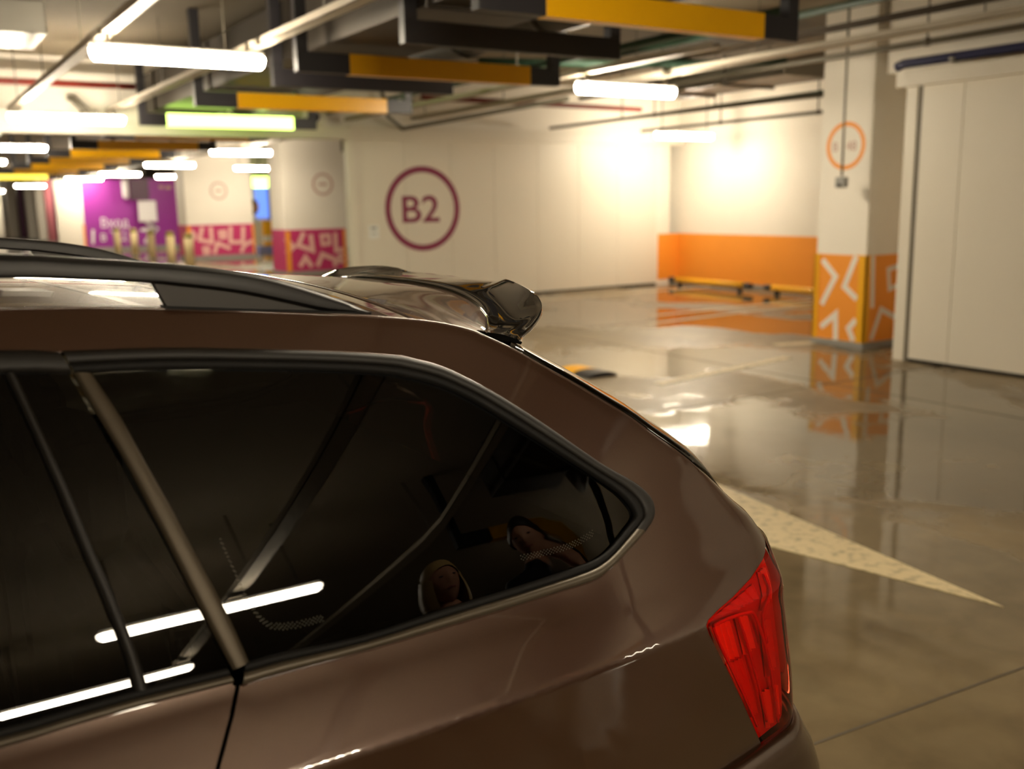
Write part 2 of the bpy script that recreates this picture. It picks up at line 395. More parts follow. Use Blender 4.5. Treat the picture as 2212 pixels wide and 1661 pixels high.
text('bay_number', 'B 148', .135, (XC-.002, rc[1]+.165, rc[2]-.05), 0, .003, M_palering, oc, sx=.95)
# hanging sensor in front of the column
sn = thing('parking_sensor', 'small sensor box on a thin rod hanging before the orange ring', 'sensor', (6.72, 5.56, 1.62))
tube('rod', [(6.72, 5.56, 1.74), (6.72, 5.56, 3.44)], .011, M_pipe, sn, 8)
box('sensor_body', (6.69, 5.50, 1.63), (6.75, 5.62, 1.735), M_kick, sn, .01)
tube('sensor_eye', [(6.695, 5.56, 1.66), (6.675, 5.56, 1.65)], .018, M_black, sn, 10)

def far_column(y, x0, x1, dy, ring_px, ring_r, strokes, label, top=CZ, guard=True):
    r_ = thing('column', label, 'column', ((x0+x1)/2, y+dy/2, 0))
    box('shaft', (x0, y, 0), (x1, y+dy, top), M_wall, r_)
    box('plinth', (x0-.02, y-.02, 0), (x1+.02, y+dy+.02, .10), M_kick, r_)
    box('painted_base', (x0-.008, y-.008, .10), (x1+.008, y+dy+.008, 1.02), M_magenta, r_)
    for gx in ((x0-.012, x0+.10), (x1-.06, x1+.012)):
        box('corner_guard', (gx[0], y-.014, .10), (gx[1], y-.008, .99), M_orange, r_)
    cxz = onY(ring_px[0], ring_px[1], y)
    ring('ring_emblem', (cxz[0], y, cxz[2]), ring_r*.80, ring_r, 1, -.004, M_palering, r_, 40)
    stroke('bay_number', [(cxz[0]-ring_r*.4, y-.001, cxz[2]), (cxz[0]+ring_r*.4, y-.001, cxz[2])], ring_r*.22, 1, -.003, M_palering, r_)
    for px, cl, wd in strokes:
        stroke('pattern_stroke', [onY(p[0], p[1], y-.009) for p in px], wd, 1, -.004, mat('pale_pink_paint', srgb(240, 190, 182), .6), r_, cl)
    return r_
far_column(20.0, 6.06, 7.46, .9, (697, 398), .245,
    [([(617, 515), (634, 533), (619, 548)], False, .10), ([(656, 502), (644, 530), (676, 541), (671, 506)], False, .10), ([(694, 509), (710, 508), (712, 526), (697, 528)], True, .085),
     ([(724, 502), (726, 541), (748, 538)], False, .10), ([(648, 576), (660, 556), (674, 576)], False, .10), ([(686, 575), (696, 549), (727, 562), (722, 575)], False, .10), ([(733, 552), (747, 551), (748, 563), (735, 565)], True, .08)],
    'wide white column with magenta patterned base beside the B2 door')
far_column(29.0, 6.20, 8.22, 1.0, (472, 412), .26,
    [([(413, 498), (421, 510), (413, 521)], False, .11), ([(437, 490), (431, 518), (458, 524), (455, 490)], False, .11), ([(475, 501), (486, 500), (487, 512), (477, 513)], True, .10),
     ([(498, 489), (498, 523), (525, 523), (525, 489)], False, .11), ([(463, 548), (470, 525), (498, 537)], False, .11), ([(440, 536), (450, 535), (451, 546), (442, 547)], True, .09), ([(521, 545), (528, 529), (546, 520)], False, .11)],
    'wide white column with magenta patterned base beyond the bollards')

# ================================================================== LIGHT FIXTURES
def make_light(name, label, L, group, m=M_lamp, rods=False):
    r_ = thing(name, label, 'light', (0, 0, 0), group)
    h = L/2
    box('housing', (-h*.985, -.05, .035), (h*.985, .05, .075), M_housing, r_, .008)
    prof = [(-.055, .035), (-.055, .0), (-.045, -.03), (-.02, -.045), (.02, -.045), (.045, -.03), (.055, 0), (.055, .035)]
    V, F = [], []
    xs_ = [(-h, .45), (-h+.012, .8), (-h+.03, 1), (h-.03, 1), (h-.012, .8), (h, .45)]
    for x, s in xs_:
        for y, z in prof: V.append((x, y*s, .035+(z-.035)*s))
    n = len(prof)
    for i in range(len(xs_)-1):
        for k in range(n): F.append((i*n+k, (i+1)*n+k, (i+1)*n+(k+1) % n, i*n+(k+1) % n))
    F += [tuple(range(n)), tuple(range((len(xs_)-1)*n, len(xs_)*n))[::-1]]
    o = mk('diffuser', V, F, m, r_, True); o.data.materials.append(M_lampside)
    for p in o.data.polygons:
        if p.normal.z > -.75: p.material_index = 1
    for x in (-h*.8, h*.8):
        if rods: tube('drop_rod', [(x, 0, .075), (x, 0, CZ-2.6)], .008, M_pipe, r_, 6)
        else: box('bracket', (x-.012, -.012, .075), (x+.012, .012, .14), M_tray, r_)
    return r_
LIGHTS = [((.575, 6.40, 2.6), 'long batten light hanging between two cable trays, nearest the camera'),
 ((.52, 11.25, 2.55), 'batten light just in front of the beam over the opening'),
 ((4.96, 6.76, 2.6), 'batten light left of the orange ring column, among the pipes'),
 ((9.90, 11.36, 2.553), 'batten light in the corner above the orange dado wall'),
 ((4.79, 18.7, 2.6), 'batten light seen over the opening, above the nearest magenta column'),
 ((4.87, 24.9, 2.6), 'batten light above the second magenta column'),
 ((7.70, 26.8, 2.6), 'short looking batten light between the two magenta columns'),
 ((5.02, 32.0, 2.6), 'batten light over the right part of the purple wall'),
 ((4.78, 37.1, 2.6), 'batten light over the left part of the purple wall'),
 ((.55, 18.05, 2.6), 'batten light at the left edge just past the beam'),
 ((.42, 23.6, 2.6), 'second batten light past the beam at the left edge'),
 ((7.30, 34.6, 2.6), 'small far batten light at the right end of the purple wall'),
 ((4.25, 48.0, 2.6), 'tiny far batten light beneath the yellow bar'),
 ((4.2, 60.3, 2.6), 'farthest batten light at the left edge'),
 ((-.06, -3.95, 2.6), 'batten light behind the camera mirrored in the side window'),
 ((-.5, -5.75, 2.6), 'farther batten light behind the camera mirrored low in the door glass'),
 ((-5.0, 6.4, 2.6), 'batten light far left out of view'),
 ((.62, .85, 2.6), 'batten light straight above the car tail, out of view'),
 ((4.75, -5.2, 2.6), 'batten light behind the camera mirrored at the window corner'),]
proto = make_light('batten_light', LIGHTS[0][1], 1.22, 'batten lights'); proto_rod = make_light('batten_light', LIGHTS[3][1], 1.22, 'batten lights', rods=True)
TRAYED = (0, 1, 2, 9, 10, 17)
for i, (loc, lab) in enumerate(LIGHTS):
    if i == 0: proto.location = loc; proto['label'] = lab
    elif i == 3: proto_rod.location = loc; proto_rod['label'] = lab
    else: dup(proto if i in TRAYED else proto_rod, loc, lab)

# ================================================================== OVERHEAD U FRAMES (black with yellow impact band)
ZB = 2.53
def make_frame(name, label, x0, x1, yb0, yb1, m_band, group):
    xm = (x0+x1)/2
    r_ = thing(name, label, 'hanger frame', (xm, 0, ZB), group)
    hh = .145
    box('crossbar', (x0, -.04, ZB), (x1, .04, ZB+hh), M_black, r_, .004)
    box('leg', (x0, -.04, ZB+hh), (x0+.09, .04, CZ), M_black, r_, .004)
    box('leg', (x1-.09, -.04, ZB+hh), (x1, .04, CZ), M_black, r_, .004)
    if m_band: box('warning_band', (yb0, -.046, ZB-.004), (yb1, .046, ZB+hh+.003), m_band, r_, .003)
    return r_
fr0 = make_frame('hanger_frame', 'nearest black hanger frame with yellow band, at the top of the picture', 1.36, 3.74, 1.78, 3.43, M_bandyellow, 'yellow banded hanger frames')
fr0.location.y = 3.56
for y, lab in ((6.21, 'second yellow banded hanger frame, level with the long batten light'), (9.06, 'third yellow banded hanger frame, just above the green bar'),
        (13.95, 'yellow banded hanger frame just behind the lintel beam'), (16.8, 'second yellow banded hanger frame behind the lintel beam'), (19.7, 'third yellow banded hanger frame behind the lintel beam'),
        (22.6, 'fourth yellow banded hanger frame behind the lintel beam'), (25.7, 'fifth yellow banded hanger frame behind the lintel beam'), (29.6, 'sixth yellow banded hanger frame behind the lintel beam'),
        (.9, 'yellow banded hanger frame above the car tail, out of view'), (-3.6, 'yellow banded hanger frame behind the camera')):
    dup(fr0, (fr0.location.x, y, ZB), lab)
gf = make_frame('hanger_frame', 'black hanger frame with a glowing green bar before the lintel', 1.36, 3.6, 1.68, 3.28, M_greenlamp, 'yellow banded hanger frames'); gf.location.y = 11.58
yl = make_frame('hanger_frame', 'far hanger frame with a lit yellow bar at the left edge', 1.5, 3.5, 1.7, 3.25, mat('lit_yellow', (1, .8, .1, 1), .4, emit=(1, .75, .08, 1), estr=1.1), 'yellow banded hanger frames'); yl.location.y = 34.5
bf0 = make_frame('black_hanger_frame', 'plain black hanger frame between the two nearest yellow banded frames', 1.50, 3.20, 0, 0, None, 'plain black hanger frames'); bf0.location.y = 4.70
dup(bf0, (bf0.location.x, 7.15, ZB), 'plain black hanger frame behind the second yellow banded frame')

# ================================================================== DUCTS, TRAYS AND PIPES
def duct_rect(name, label, x0, x1, z0, z1, y0, y1, m, step=1.2):
    r_ = thing(name, label, 'duct', ((x0+x1)/2, (y0+y1)/2, z0))
    box('duct_body', (x0, y0, z0), (x1, y1, z1), m, r_)
    y = y0+.3
    while y < y1:
        boxes('flange', [((x0-.02, y, z0-.02), (x1+.02, y+.03, z0)), ((x0-.02, y, z0), (x0, y+.03, z1)), ((x1, y, z0), (x1+.02, y+.03, z1))], m, r_); y += step
    return r_
duct_rect('air_duct', 'dull rectangular air duct resting in the black hanger frames', 1.60, 2.45, 2.74, 3.2, -3.0, 12.3, M_duct, 2.4)
rd = thing('round_duct', 'dull round spiral duct beside the rectangular air duct', 'duct', (2.95, 5, 2.72))
tube('duct_body', [(2.85, -3, 2.95), (2.85, 12.3, 2.95)], .22, M_duct, rd, 20)
for k in range(10):
    y = .2+k*1.2; tube('flange', [(2.85, y, 2.95), (2.85, y+.04, 2.95)], .235, M_duct, rd, 20)
def tray(label, x, z, y0, y1, wd=.10, m=M_tray):
    r_ = thing('cable_tray', label, 'cable tray', (x, (y0+y1)/2, z))
    boxes('channel', [((x-wd/2, y0, z), (x+wd/2, y1, z+.006)), ((x-wd/2, y0, z), (x-wd/2+.006, y1, z+.05)), ((x+wd/2-.006, y0, z), (x+wd/2, y1, z+.05))], m, r_)
    y = y0+1.0
    while y < y1:
        tube('hanger_rod', [(x, y, z+.004), (x, y, CZ)], .006, M_pipe, r_, 6); y += 2.2
    return r_
tray('left cable tray carrying one end of the batten lights', .087, 2.735, -9, 12.5)
tray('right cable tray carrying the other end of the batten lights', 1.20, 2.735, -9, 12.5)
tray('cable tray carrying the light beside the orange ring column', 4.45, 2.735, 5.0, 12.5)
tray('cable tray running over the light among the right hand pipes', 5.55, 2.78, -2, 12.5, .16)
tray('tray row in the second hall left of the opening', .3, 2.735, 13.1, 40)
tray('tray row in the second hall over the bollards', 5.0, 2.735, 13.1, 42, .14)
def pipe(name, label, pts, r_, m, hang=()):
    p0 = pts[0]; t = thing(name, label, 'pipe', tuple(p0))
    tube('pipe_run', pts, r_, m, t)
    for (x, y, z) in hang:
        tube('hanger_rod', [(x, y, z), (x, y, CZ)], .010, M_pipe, t, 6)
        tube('pipe_clamp', [(x, y-.02, z), (x, y+.02, z)], r_*1.35, M_pipe, t)
    return t
pipe('conduit', 'lower grey conduit crossing in front of the orange ring column', [(6.4, -3, 2.835), (6.4, 6.0, 2.84), (6.4, 9.5, 2.84)], .026, M_pipe, [(6.4, 3.4, 2.835), (6.4, 4.46, 2.84), (6.4, 7.9, 2.84)])
tray('dark strut above the lower grey conduit, by the right door', 6.02, 3.0, -3, 9.0, .07, mat('dark_strut', srgb(78, 66, 50), .55, .2))
pipe('sprinkler_pipe', 'lowest thin pipe over the orange dado ending near the column', [(8.6, 7.3, 2.575), (8.6, 10.9, 2.58)], .022, M_pipe, [(8.6, 7.5, 2.575), (8.6, 9.2, 2.577)])
pipe('sprinkler_pipe', 'green thin pipe above the lowest pipe over the orange dado', [(8.3, 7.0, 2.78), (8.3, 11.4, 2.76)], .022, M_greenpipe, [(8.3, 9.0, 2.77), (8.3, 11.0, 2.76)])
pipe('sprinkler_pipe', 'thin pipe leading into the column above the orange dado', [(8.0, 6.1, 2.70), (8.0, 9.9, 2.72), (8.0, 12.5, 2.72)], .026, M_pipe, [(8.0, 9.9, 2.72)])
pipe('sprinkler_pipe', 'dark red pipe running above the lintel beam at left', [(-3, 12.3, 3.06), (1.5, 12.3, 3.06)], .04, M_redpipe)
pipe('sprinkler_pipe', 'dark red pipe before the partition left of the right batten light', [(5.4, 12.0, 3.06), (9.5, 12.0, 3.02)], .04, M_redpipe)
_a, _b, _c = onZ(1225, 213, 2.66), onZ(870, 278, 2.66), onZ(838, 252, 2.80)
pipe('conduit', 'long conduit bending down toward the lintel from the right', [tuple(_a), tuple(_b), tuple(_c), (_c[0]-.05, _c[1]+.2, CZ)], .03, M_pipe)
pipe('conduit', 'slim conduit above the batten light beside the column', [(4.15, 4.0, 2.84), (4.15, 12.5, 2.84)], .028, M_greenpipe, [(4.15, 7.5, 2.84), (4.15, 10.0, 2.84)])
pipe('water_pipe', 'thick dark green pipe at the very top above the yellow frame', [(-3.0, 5.7, 3.34), (3.4, 5.7, 3.34)], .085, M_greenpipe)
pipe('cable_bundle', 'sagging dark green cable bundle under the ceiling by the column', [(4.0, 8.0, 2.98), (5.2, 7.4, 2.95), (6.2, 6.9, 2.95), (6.9, 6.5, 2.97)], .04, M_greenpipe)
pipe('cable_bundle', 'dark green pipe run at the upper right edge', [(5.7, -2, 3.13), (5.7, 8.0, 3.13)], .035, M_greenpipe)
gd = thing('silver_duct', 'shiny galvanised duct stub against the orange ring column', 'duct', (7.6, 7.5, 2.85))
box('duct_body', (7.1, 6.7, 2.86), (7.9, 9.2, 3.14), M_galv, gd, .01); box('flange', (7.07, 7.6, 2.83), (7.93, 7.64, 3.17), M_galv, gd); box('flange', (7.07, 8.6, 2.83), (7.93, 8.64, 3.17), M_galv, gd)
for y in (7.3, 8.9): tube('hanger_rod', [(7.5, y, 3.13), (7.5, y, CZ)], .01, M_pipe, gd, 6)
gb = thing('silver_box', 'shiny metal duct box above the long batten light at the upper left', 'duct', (-.2, 9.5, 3.02))
box('duct_body', (-1.1, 8.6, 3.05), (.02, 9.6, 3.32), M_galv, gb, .01)
for x in (-.55, -.45): tube('strap', [(x, 8.58, 3.33), (x, 8.58, 3.03), (x, 9.6, 3.03)], .018, M_black, gb, 8)
# camera on bracket + dome
sc_ = thing('surveillance_camera', 'small camera on a bent bracket above the lintel', 'camera', (1.1, 12.4, 2.7))
tube('bracket', [(.8, 12.85, 2.95), (.8, 12.6, 2.92), (.95, 12.5, 2.74)], .045, M_pipe, sc_, 8); box('camera_body', (.86, 12.38, 2.68), (1.04, 12.6, 2.76), M_pipe, sc_, .01)
dm = thing('dome_camera', 'dark dome camera under the lintel beside the green bar', 'camera', (3.9, 12.5, 2.7))
box('camera_base', (3.75, 12.45, 2.68), (4.1, 12.62, 2.86), M_wall, dm, .01)
V, F = [], []
for i in range(7):
    a = PI/2*i/6
    for k in range(14): V.append((3.93+.07*math.cos(a)*math.cos(2*PI*k/14), 12.44+.0*0-.07*math.sin(a), 2.77+.07*math.cos(a)*math.sin(2*PI*k/14)))
for i in range(6):
    for k in range(14): F.append((i*14+k, i*14+(k+1) % 14, (i+1)*14+(k+1) % 14, (i+1)*14+k))
mk('dome', V, F, M_black, dm, True)

# ================================================================== WHEEL STOPS, BOLLARDS, BUMP
def wheel_stop(label, y0, y1, x=10.45, z=.11):
    r_ = thing('wheel_stop', label, 'wheel stop', (x, (y0+y1)/2, 0), 'wheel stops')
    tube('stop_bar', [(x, y0, z), (x, y1, z)], .05, M_yellow, r_)
    for e, s in ((y0, -1), (y1, 1)):
        tube('end_sleeve', [(x, e, z), (x, e+s*.16, z)], .049, M_black, r_)
        tube('foot', [(x, e-s*.10, z), (x, e-s*.10, .0)], .045, M_black, r_)
wheel_stop('yellow tubular wheel stop farther from the column under the orange wall', 10.62, 12.30, 10.6)
wheel_stop('yellow tubular wheel stop nearer to the column under the orange wall', 8.35, 10.0, 10.6)
hb = onZ(1264, 806)
sb = thing('speed_bump', 'yellow and black speed bump piece on the wet floor behind the car', 'speed bump', (hb[0], hb[1], 0))
def hump(name, y0, y1, m):
    V, F = [], []; n = 8
    for y in (y0, y1):
        for k in range(n+1):
            a = PI*k/n; V.append((hb[0]+.17*math.cos(a), y, .045*math.sin(a)))
    for k in range(n): F.append((k, k+1, n+2+k, n+1+k))
    F += [tuple(range(n+1))[::-1], tuple(range(n+1, 2*n+2))]
    mk(name, V, F, m, sb)
hump('yellow_segment', hb[1]-.02, hb[1]+.22, M_yellow); hump('black_segment', hb[1]-.26, hb[1]-.02, M_black)
b0 = None
for (u, v, lab) in ((256, 548, 'farthest cream bollard before the purple wall'), (293, 553, 'second farthest cream bollard before the purple wall'), (330, 560, 'middle cream bollard of the row'),
                    (372, 570, 'second nearest cream bollard of the row'), (412, 580, 'nearest cream bollard of the row by the magenta column')):
    p = onZ(u, v)
    if b0 is None:
        b0 = thing('bollard', lab, 'bollard', (0, 0, 0), 'bollards')
        tube('post', [(0, 0, 0), (0, 0, .78)], .115, M_bollard, b0, 16); tube('cap', [(0, 0, .78), (0, 0, .86), (0, 0, .90)], [.118, .112, .06], M_olive, b0, 16)
        tube('foot_ring', [(0, 0, 0), (0, 0, .03)], .15, M_kick, b0, 16)
        b0.location = (p[0], p[1], 0)
    else: dup(b0, (p[0], p[1], 0), lab)

# ================================================================== SECOND HALL: PURPLE WALL AND SHOP ENTRANCE
YP = 38.0
pw = thing('purple_wall', 'bright purple sign wall with white lettering and arrow', 'sign wall', (6.5, YP, 0))
x0, x1 = onY(180, 460, YP)[0], onY(384, 460, YP)[0]
box('board', (x0, YP, .14), (x1, YP+.2, 2.62), M_purple, pw); box('skirting', (x0, YP-.01, 0), (x1, YP+.2, .14), M_kick, pw)
box('return_panel', (x0-.9, YP, .1), (x0, YP+.2, 2.62), M_wall, pw)
box('edge_strip', (x0-.06, YP-.015, .1), (x0+.02, YP, 1.0), M_orange, pw)
o_ = onY(217, 492, YP-.01); text('lettering', 'Вход', .50, (o_[0], YP-.002, o_[2]), 1, .006, M_signwhite, pw, sx=.85)
o_ = onY(217, 521, YP-.01); text('lettering', 'в ТЦ', .50, (o_[0], YP-.002, o_[2]), 1, .006, M_signwhite, pw, sx=.85)
A_ = [onY(*p, YP-.002) for p in ((304, 497), (339, 494))]
stroke('arrow', A_, .12, 1, -.005, M_signwhite, pw); stroke('arrow', [onY(*p, YP-.002) for p in ((315, 480), (338, 494), (313, 524))], .13, 1, -.005, M_signwhite, pw)
stroke('lettering', [onY(*p, YP-.002) for p in ((201, 527), (201, 496))], .09, 1, -.005, M_signwhite, pw)
for a, b in (((343, 404), (353, 404)), ((357, 405), (370, 405))): stroke('lettering', [onY(*a, YP-.002), onY(*b, YP-.002)], .12, 1, -.005, M_palering, pw)
q0, q1 = onY(297, 434, YP-.5), onY(340, 478, YP-.5)
hs = thing('hanging_sign', 'white square sign hung under a dark box before the purple wall', 'sign', (q0[0], YP-.5, q1[2]))
box('sign_plate', (q0[0], YP-.52, q1[2]), (q1[0], YP-.48, q0[2]), M_signwhite, hs, .01)
q0, q1 = onY(278, 388, YP-.5), onY(322, 432, YP-.5)
box('dark_box', (q0[0], YP-.6, q1[2]), (q1[0], YP-.3, q0[2]), M_darkbox, hs)
for x in (q0[0]+.1, q1[0]-.1): tube('drop_rod', [(x, YP-.45, q0[2]), (x, YP-.45, CZ)], .02, M_pipe, hs, 6)
q0, q1 = onY(265, 388, YP-.7), onY(276, 430, YP-.7)
lp = thing('hanging_speaker', 'pale cylinder hanging left of the dark box on the purple wall', 'speaker', (q0[0], YP-.7, q1[2]))
xm_ = (q0[0]+q1[0])/2
tube('body', [(xm_, YP-.7, q1[2]), (xm_, YP-.7, q1[2]+.1), (xm_, YP-.7, q0[2])], [.05, .11, .12], M_signwhite, lp); tube('rod', [(xm_, YP-.7, q0[2]), (xm_, YP-.7, CZ)], .02, M_pipe, lp, 6)
# lit blue entrance between the magenta columns, with green exit sign
q0, q1 = onY(546, 395, 33.0), onY(596, 560, 33.0)
en = thing('shop_entrance', 'blue lit glass entrance between the two magenta columns', 'entrance', ((q0[0]+q1[0])/2, 33.0, 0))
g0, g1 = onY(551, 402, 33.0), onY(580, 470, 33.0)
box('screen', (g0[0], 32.98, g1[2]), (g1[0], 33.06, g0[2]), M_blue, en)
box('blue_post', (onY(580, 470, 33)[0], 32.9, 0), (onY(586, 470, 33)[0], 33.0, 2.5), mat('blue_paint', srgb(120, 140, 230), .5), en)
pz = onY(574, 520, 33.0); px0, px1 = onY(572, 520, 32.7)[0], onY(592, 520, 32.7)[0]
for k, (za, zb, mm) in enumerate(((.0, .32, M_yellow), (.32, .52, M_white), (.52, 1.05, M_yellow))): box('post_band', (px0, 32.7, za), (px1, 32.9, zb), mm, en)
box('jamb', (onY(545, 500, 33.1)[0], 33.08, 0), (onY(600, 500, 33.1)[0], 33.3, CZ), M_wall, en)
box('doorstep', (g0[0]-.1, 32.6, 0), (g1[0], 33.08, .16), mat('blue_grey', srgb(130, 140, 200), .5), en)
q0, q1 = onY(545, 382, 31.5), onY(580, 405, 31.5)
ex = thing('exit_sign', 'glowing green exit sign above the blue entrance', 'sign', ((q0[0]+q1[0])/2, 31.5, q1[2]))
box('sign_face', (q0[0], 31.5, q1[2]), (q1[0], 31.56, q0[2]), M_greenlamp, ex, .01); tube('drop_rod', [((q0[0]+q1[0])/2, 31.53, q0[2]), ((q0[0]+q1[0])/2, 31.53, CZ)], .02, M_pipe, ex, 6)
q0 = onY(547, 447, 31.0)
ml = thing('mirror', 'round convex mirror beside the blue entrance', 'mirror', (q0[0], 31.0, q0[2]))
V, F = [], []
for i in range(5):
    a = .5*PI*i/4*.999
    for k in range(16): V.append((q0[0]+.19*math.cos(a)*math.cos(2*PI*k/16), 31.0-.06*math.sin(a), q0[2]+.26*math.cos(a)*math.sin(2*PI*k/16)))
for i in range(4):
    for k in range(16): F.append((i*16+k, i*16+(k+1) % 16, (i+1)*16+(k+1) % 16, (i+1)*16+k))
mk('mirror_glass', V, F, M_chrome, ml, True); tube('arm', [(q0[0], 31.02, q0[2]), (q0[0], 31.15, q0[2]+.2), (q0[0], 31.15, CZ)], .02, M_pipe, ml, 6)
# row of columns and boards at the far left
mplum = mat('dark_plum_paint', srgb(86, 24, 70), .55); mpink = mat('dusty_pink_paint', srgb(190, 110, 120), .6)
for (ua, ub, y, m_, lab) in ((140, 172, 43.0, M_wall, 'pale column left of the purple wall'), (124, 139, 47.0, mplum, 'narrow dark plum board left of the pale column'), (104, 123, 49.0, mpink, 'dusty pink board between plum board and white column'),
        (82, 102, 51.0, M_wall, 'white column in the far left background'), (60, 78, 54.0, M_wall, 'grey white column with small round light at far left'), (43, 57, 56.0, mplum, 'dark plum board at far left'), (18, 40, 58.0, M_wall, 'pale column near the left edge behind the rail'), (-14, 6, 62.0, M_wall, 'pale column at the left edge')):
    xa, xb = onY(ua, 470, y)[0], onY(ub, 470, y)[0]
    r_ = thing('far_column' if m_ is M_wall else 'far_board', lab, 'column' if m_ is M_wall else 'board', ((xa+xb)/2, y, 0))
    box('shaft', (xa, y, 0), (xb, y+.8, CZ), m_, r_); box('plinth', (xa-.02, y-.02, 0), (xb+.02, y+.82, .12), M_kick, r_)
#CAR#

# ================================================================== THE CAR
W = 1.81; YCEN = W/2
LZ = [.10, .2, .35, .55, .75, .893]; LY = [.18, .10, .05, .015, .0, -.002]
UZ = [.899, .93, .965, 1.0, 1.1, 1.2, 1.3, 1.4, 1.5]; UY = [.001, .021, .0445, .068, .094, .138, .188, .243, .300]
def pchip(xs_, ys_):
    xs_, ys_ = np.array(xs_), np.array(ys_); h = np.diff(xs_); d = np.diff(ys_)/h; m = np.zeros(len(xs_))
    m[0], m[-1] = d[0], d[-1]
    for i in range(1, len(xs_)-1): m[i] = 0 if d[i-1]*d[i] <= 0 else 2*d[i-1]*d[i]/(d[i-1]+d[i])
    def f(x):
        x = min(max(x, xs_[0]), xs_[-1]); i = min(int(np.searchsorted(xs_, x, 'right'))-1, len(h)-1); i = max(i, 0); t = (x-xs_[i])/h[i]
        return ((2*t-3)*t*t+1)*ys_[i]+((t-2)*t+1)*t*h[i]*m[i]+(3-2*t)*t*t*ys_[i+1]+(t-1)*t*t*h[i]*m[i+1]
    return f
_lo, _hi = pchip(LZ, LY), pchip(UZ, UY)
def prof(z):
    if z <= .893: return _lo(z)
    if z >= 1.0: return .068+.36*(z-1)+.27*(z-1)**2          # gently curved side glass
    if z >= .899: return _hi(z)
    t = (z-.893)/.006; return LY[-1]*(1-t)+UY[0]*t
_tail = pchip([.893, .899, .93, .96, 1.0, 1.04, 1.08, 1.12], [-.002, .001, .0185, .036, .0575, .0780, .0970, .1151])
def S(x, z):
    t = max(0, x+.75); f = max(0, -2.4-x)
    y = prof(z)
    if x > -.60 and .893 < z < 1.12:
        k = min(1, (x+.60)/.14); k = k*k*(3-2*k); y = y*(1-k)+_tail(z)*k
    return y+.16*t*t+.035*f*f
def side(u, v, off=0.0):
    """where the photograph's ray meets the car's side: (x, z)"""
    d = ray(u, v); t = 1.5
    for _ in range(60):
        p = CAM+d*t; t += (S(p[0], p[2])-off-p[1])/d[1]*.7
    p = CAM+d*t; return (p[0], p[2])
def sides(lst, off=0.0): return [side(u, v, off) for u, v in lst]
_E = sides([(1500, 1003), (1400, 928), (1365, 902), (1301, 863), (1238, 825), (1175, 790), (1107, 752), (1042, 722)])
XRt = pchip([.15, .40, .55, .60, .65, .70, .76, .82, .88, .92, .96, 1.0, 1.04, 1.08]+[p[1] for p in _E],
            [.02, .0, -.06, -.083, -.094, -.106, -.122, -.138, -.152, -.153, -.155, -.162, -.190, -.216]+[p[0]-.004 for p in _E])
cA = lambda z: np.interp(z, [.96, 1.12], [.13, .004]); cB_ = lambda z: np.interp(z, [.96, 1.12], [.2, .004]); cC = lambda z: np.interp(z, [.96, 1.12, 1.18, 1.24, 1.29, 1.34], [.3, .975, .93, .885, .835, .775])
CL = .30                                                   # corner length in the s parameter
def SS(s, z, off=0.0):
    """body side surface continued round the rear corner; off pushes outwards"""
    xr = XRt(z)
    if s <= xr:
        e = 1e-3; y = S(s, z); sx = (S(s+e, z)-S(s-e, z))/(2*e); sz = (S(s, z+e)-S(s, z-e))/(2*e)
        if off:
            n = np.array([sx, -1, sz]); n /= np.linalg.norm(n); return np.array([s, y, z])+n*off
        return np.array([s, y, z])
    t = min(1.2, (s-xr)/CL); a, b, c = cA(z), cB_(z), cC(z)
    y0 = S(xr, z); sx = (S(xr+1e-3, z)-S(xr-1e-3, z))/2e-3
    p0 = np.array([xr, y0]); p1 = p0+[a, b]; L = math.hypot(a, b)*1.1
    T0 = np.array([1, sx]); T0 = T0/np.linalg.norm(T0)*L; T1 = np.array([c, 1]); T1 = T1/np.linalg.norm(T1)*L
    h = lambda t: (2*t**3-3*t**2+1)*p0+(t**3-2*t**2+t)*T0+(-2*t**3+3*t**2)*p1+(t**3-t**2)*T1
    p = h(t)
    if off:
        d = h(t+1e-3)-h(t-1e-3); d /= np.linalg.norm(d); p = p+np.array([d[1], -d[0]])*off
    return np.array([p[0], p[1], z])
def inpoly(P, poly):
    P = np.asarray(P); x, y = P[:, 0], P[:, 1]; q = np.asarray(poly); r_ = np.zeros(len(P), bool)
    for i in range(len(q)):
        x1, y1 = q[i-1]; x2, y2 = q[i]
        c = ((y1 > y) != (y2 > y)); r_ ^= c & (x < (x2-x1)*(y-y1)/((y2-y1) if y2 != y1 else 1e-12)+x1)
    return r_
def resample(poly, step, closed=True):
    out = []; n = len(poly)
    for i in range(n if closed else n-1):
        a, b = np.array(poly[i]), np.array(poly[(i+1) % n]); k = max(1, int(math.ceil(np.linalg.norm(b-a)/step)))
        for j in range(k): out.append(tuple(a+(b-a)*j/k))
    if not closed: out.append(tuple(poly[-1]))
    return out
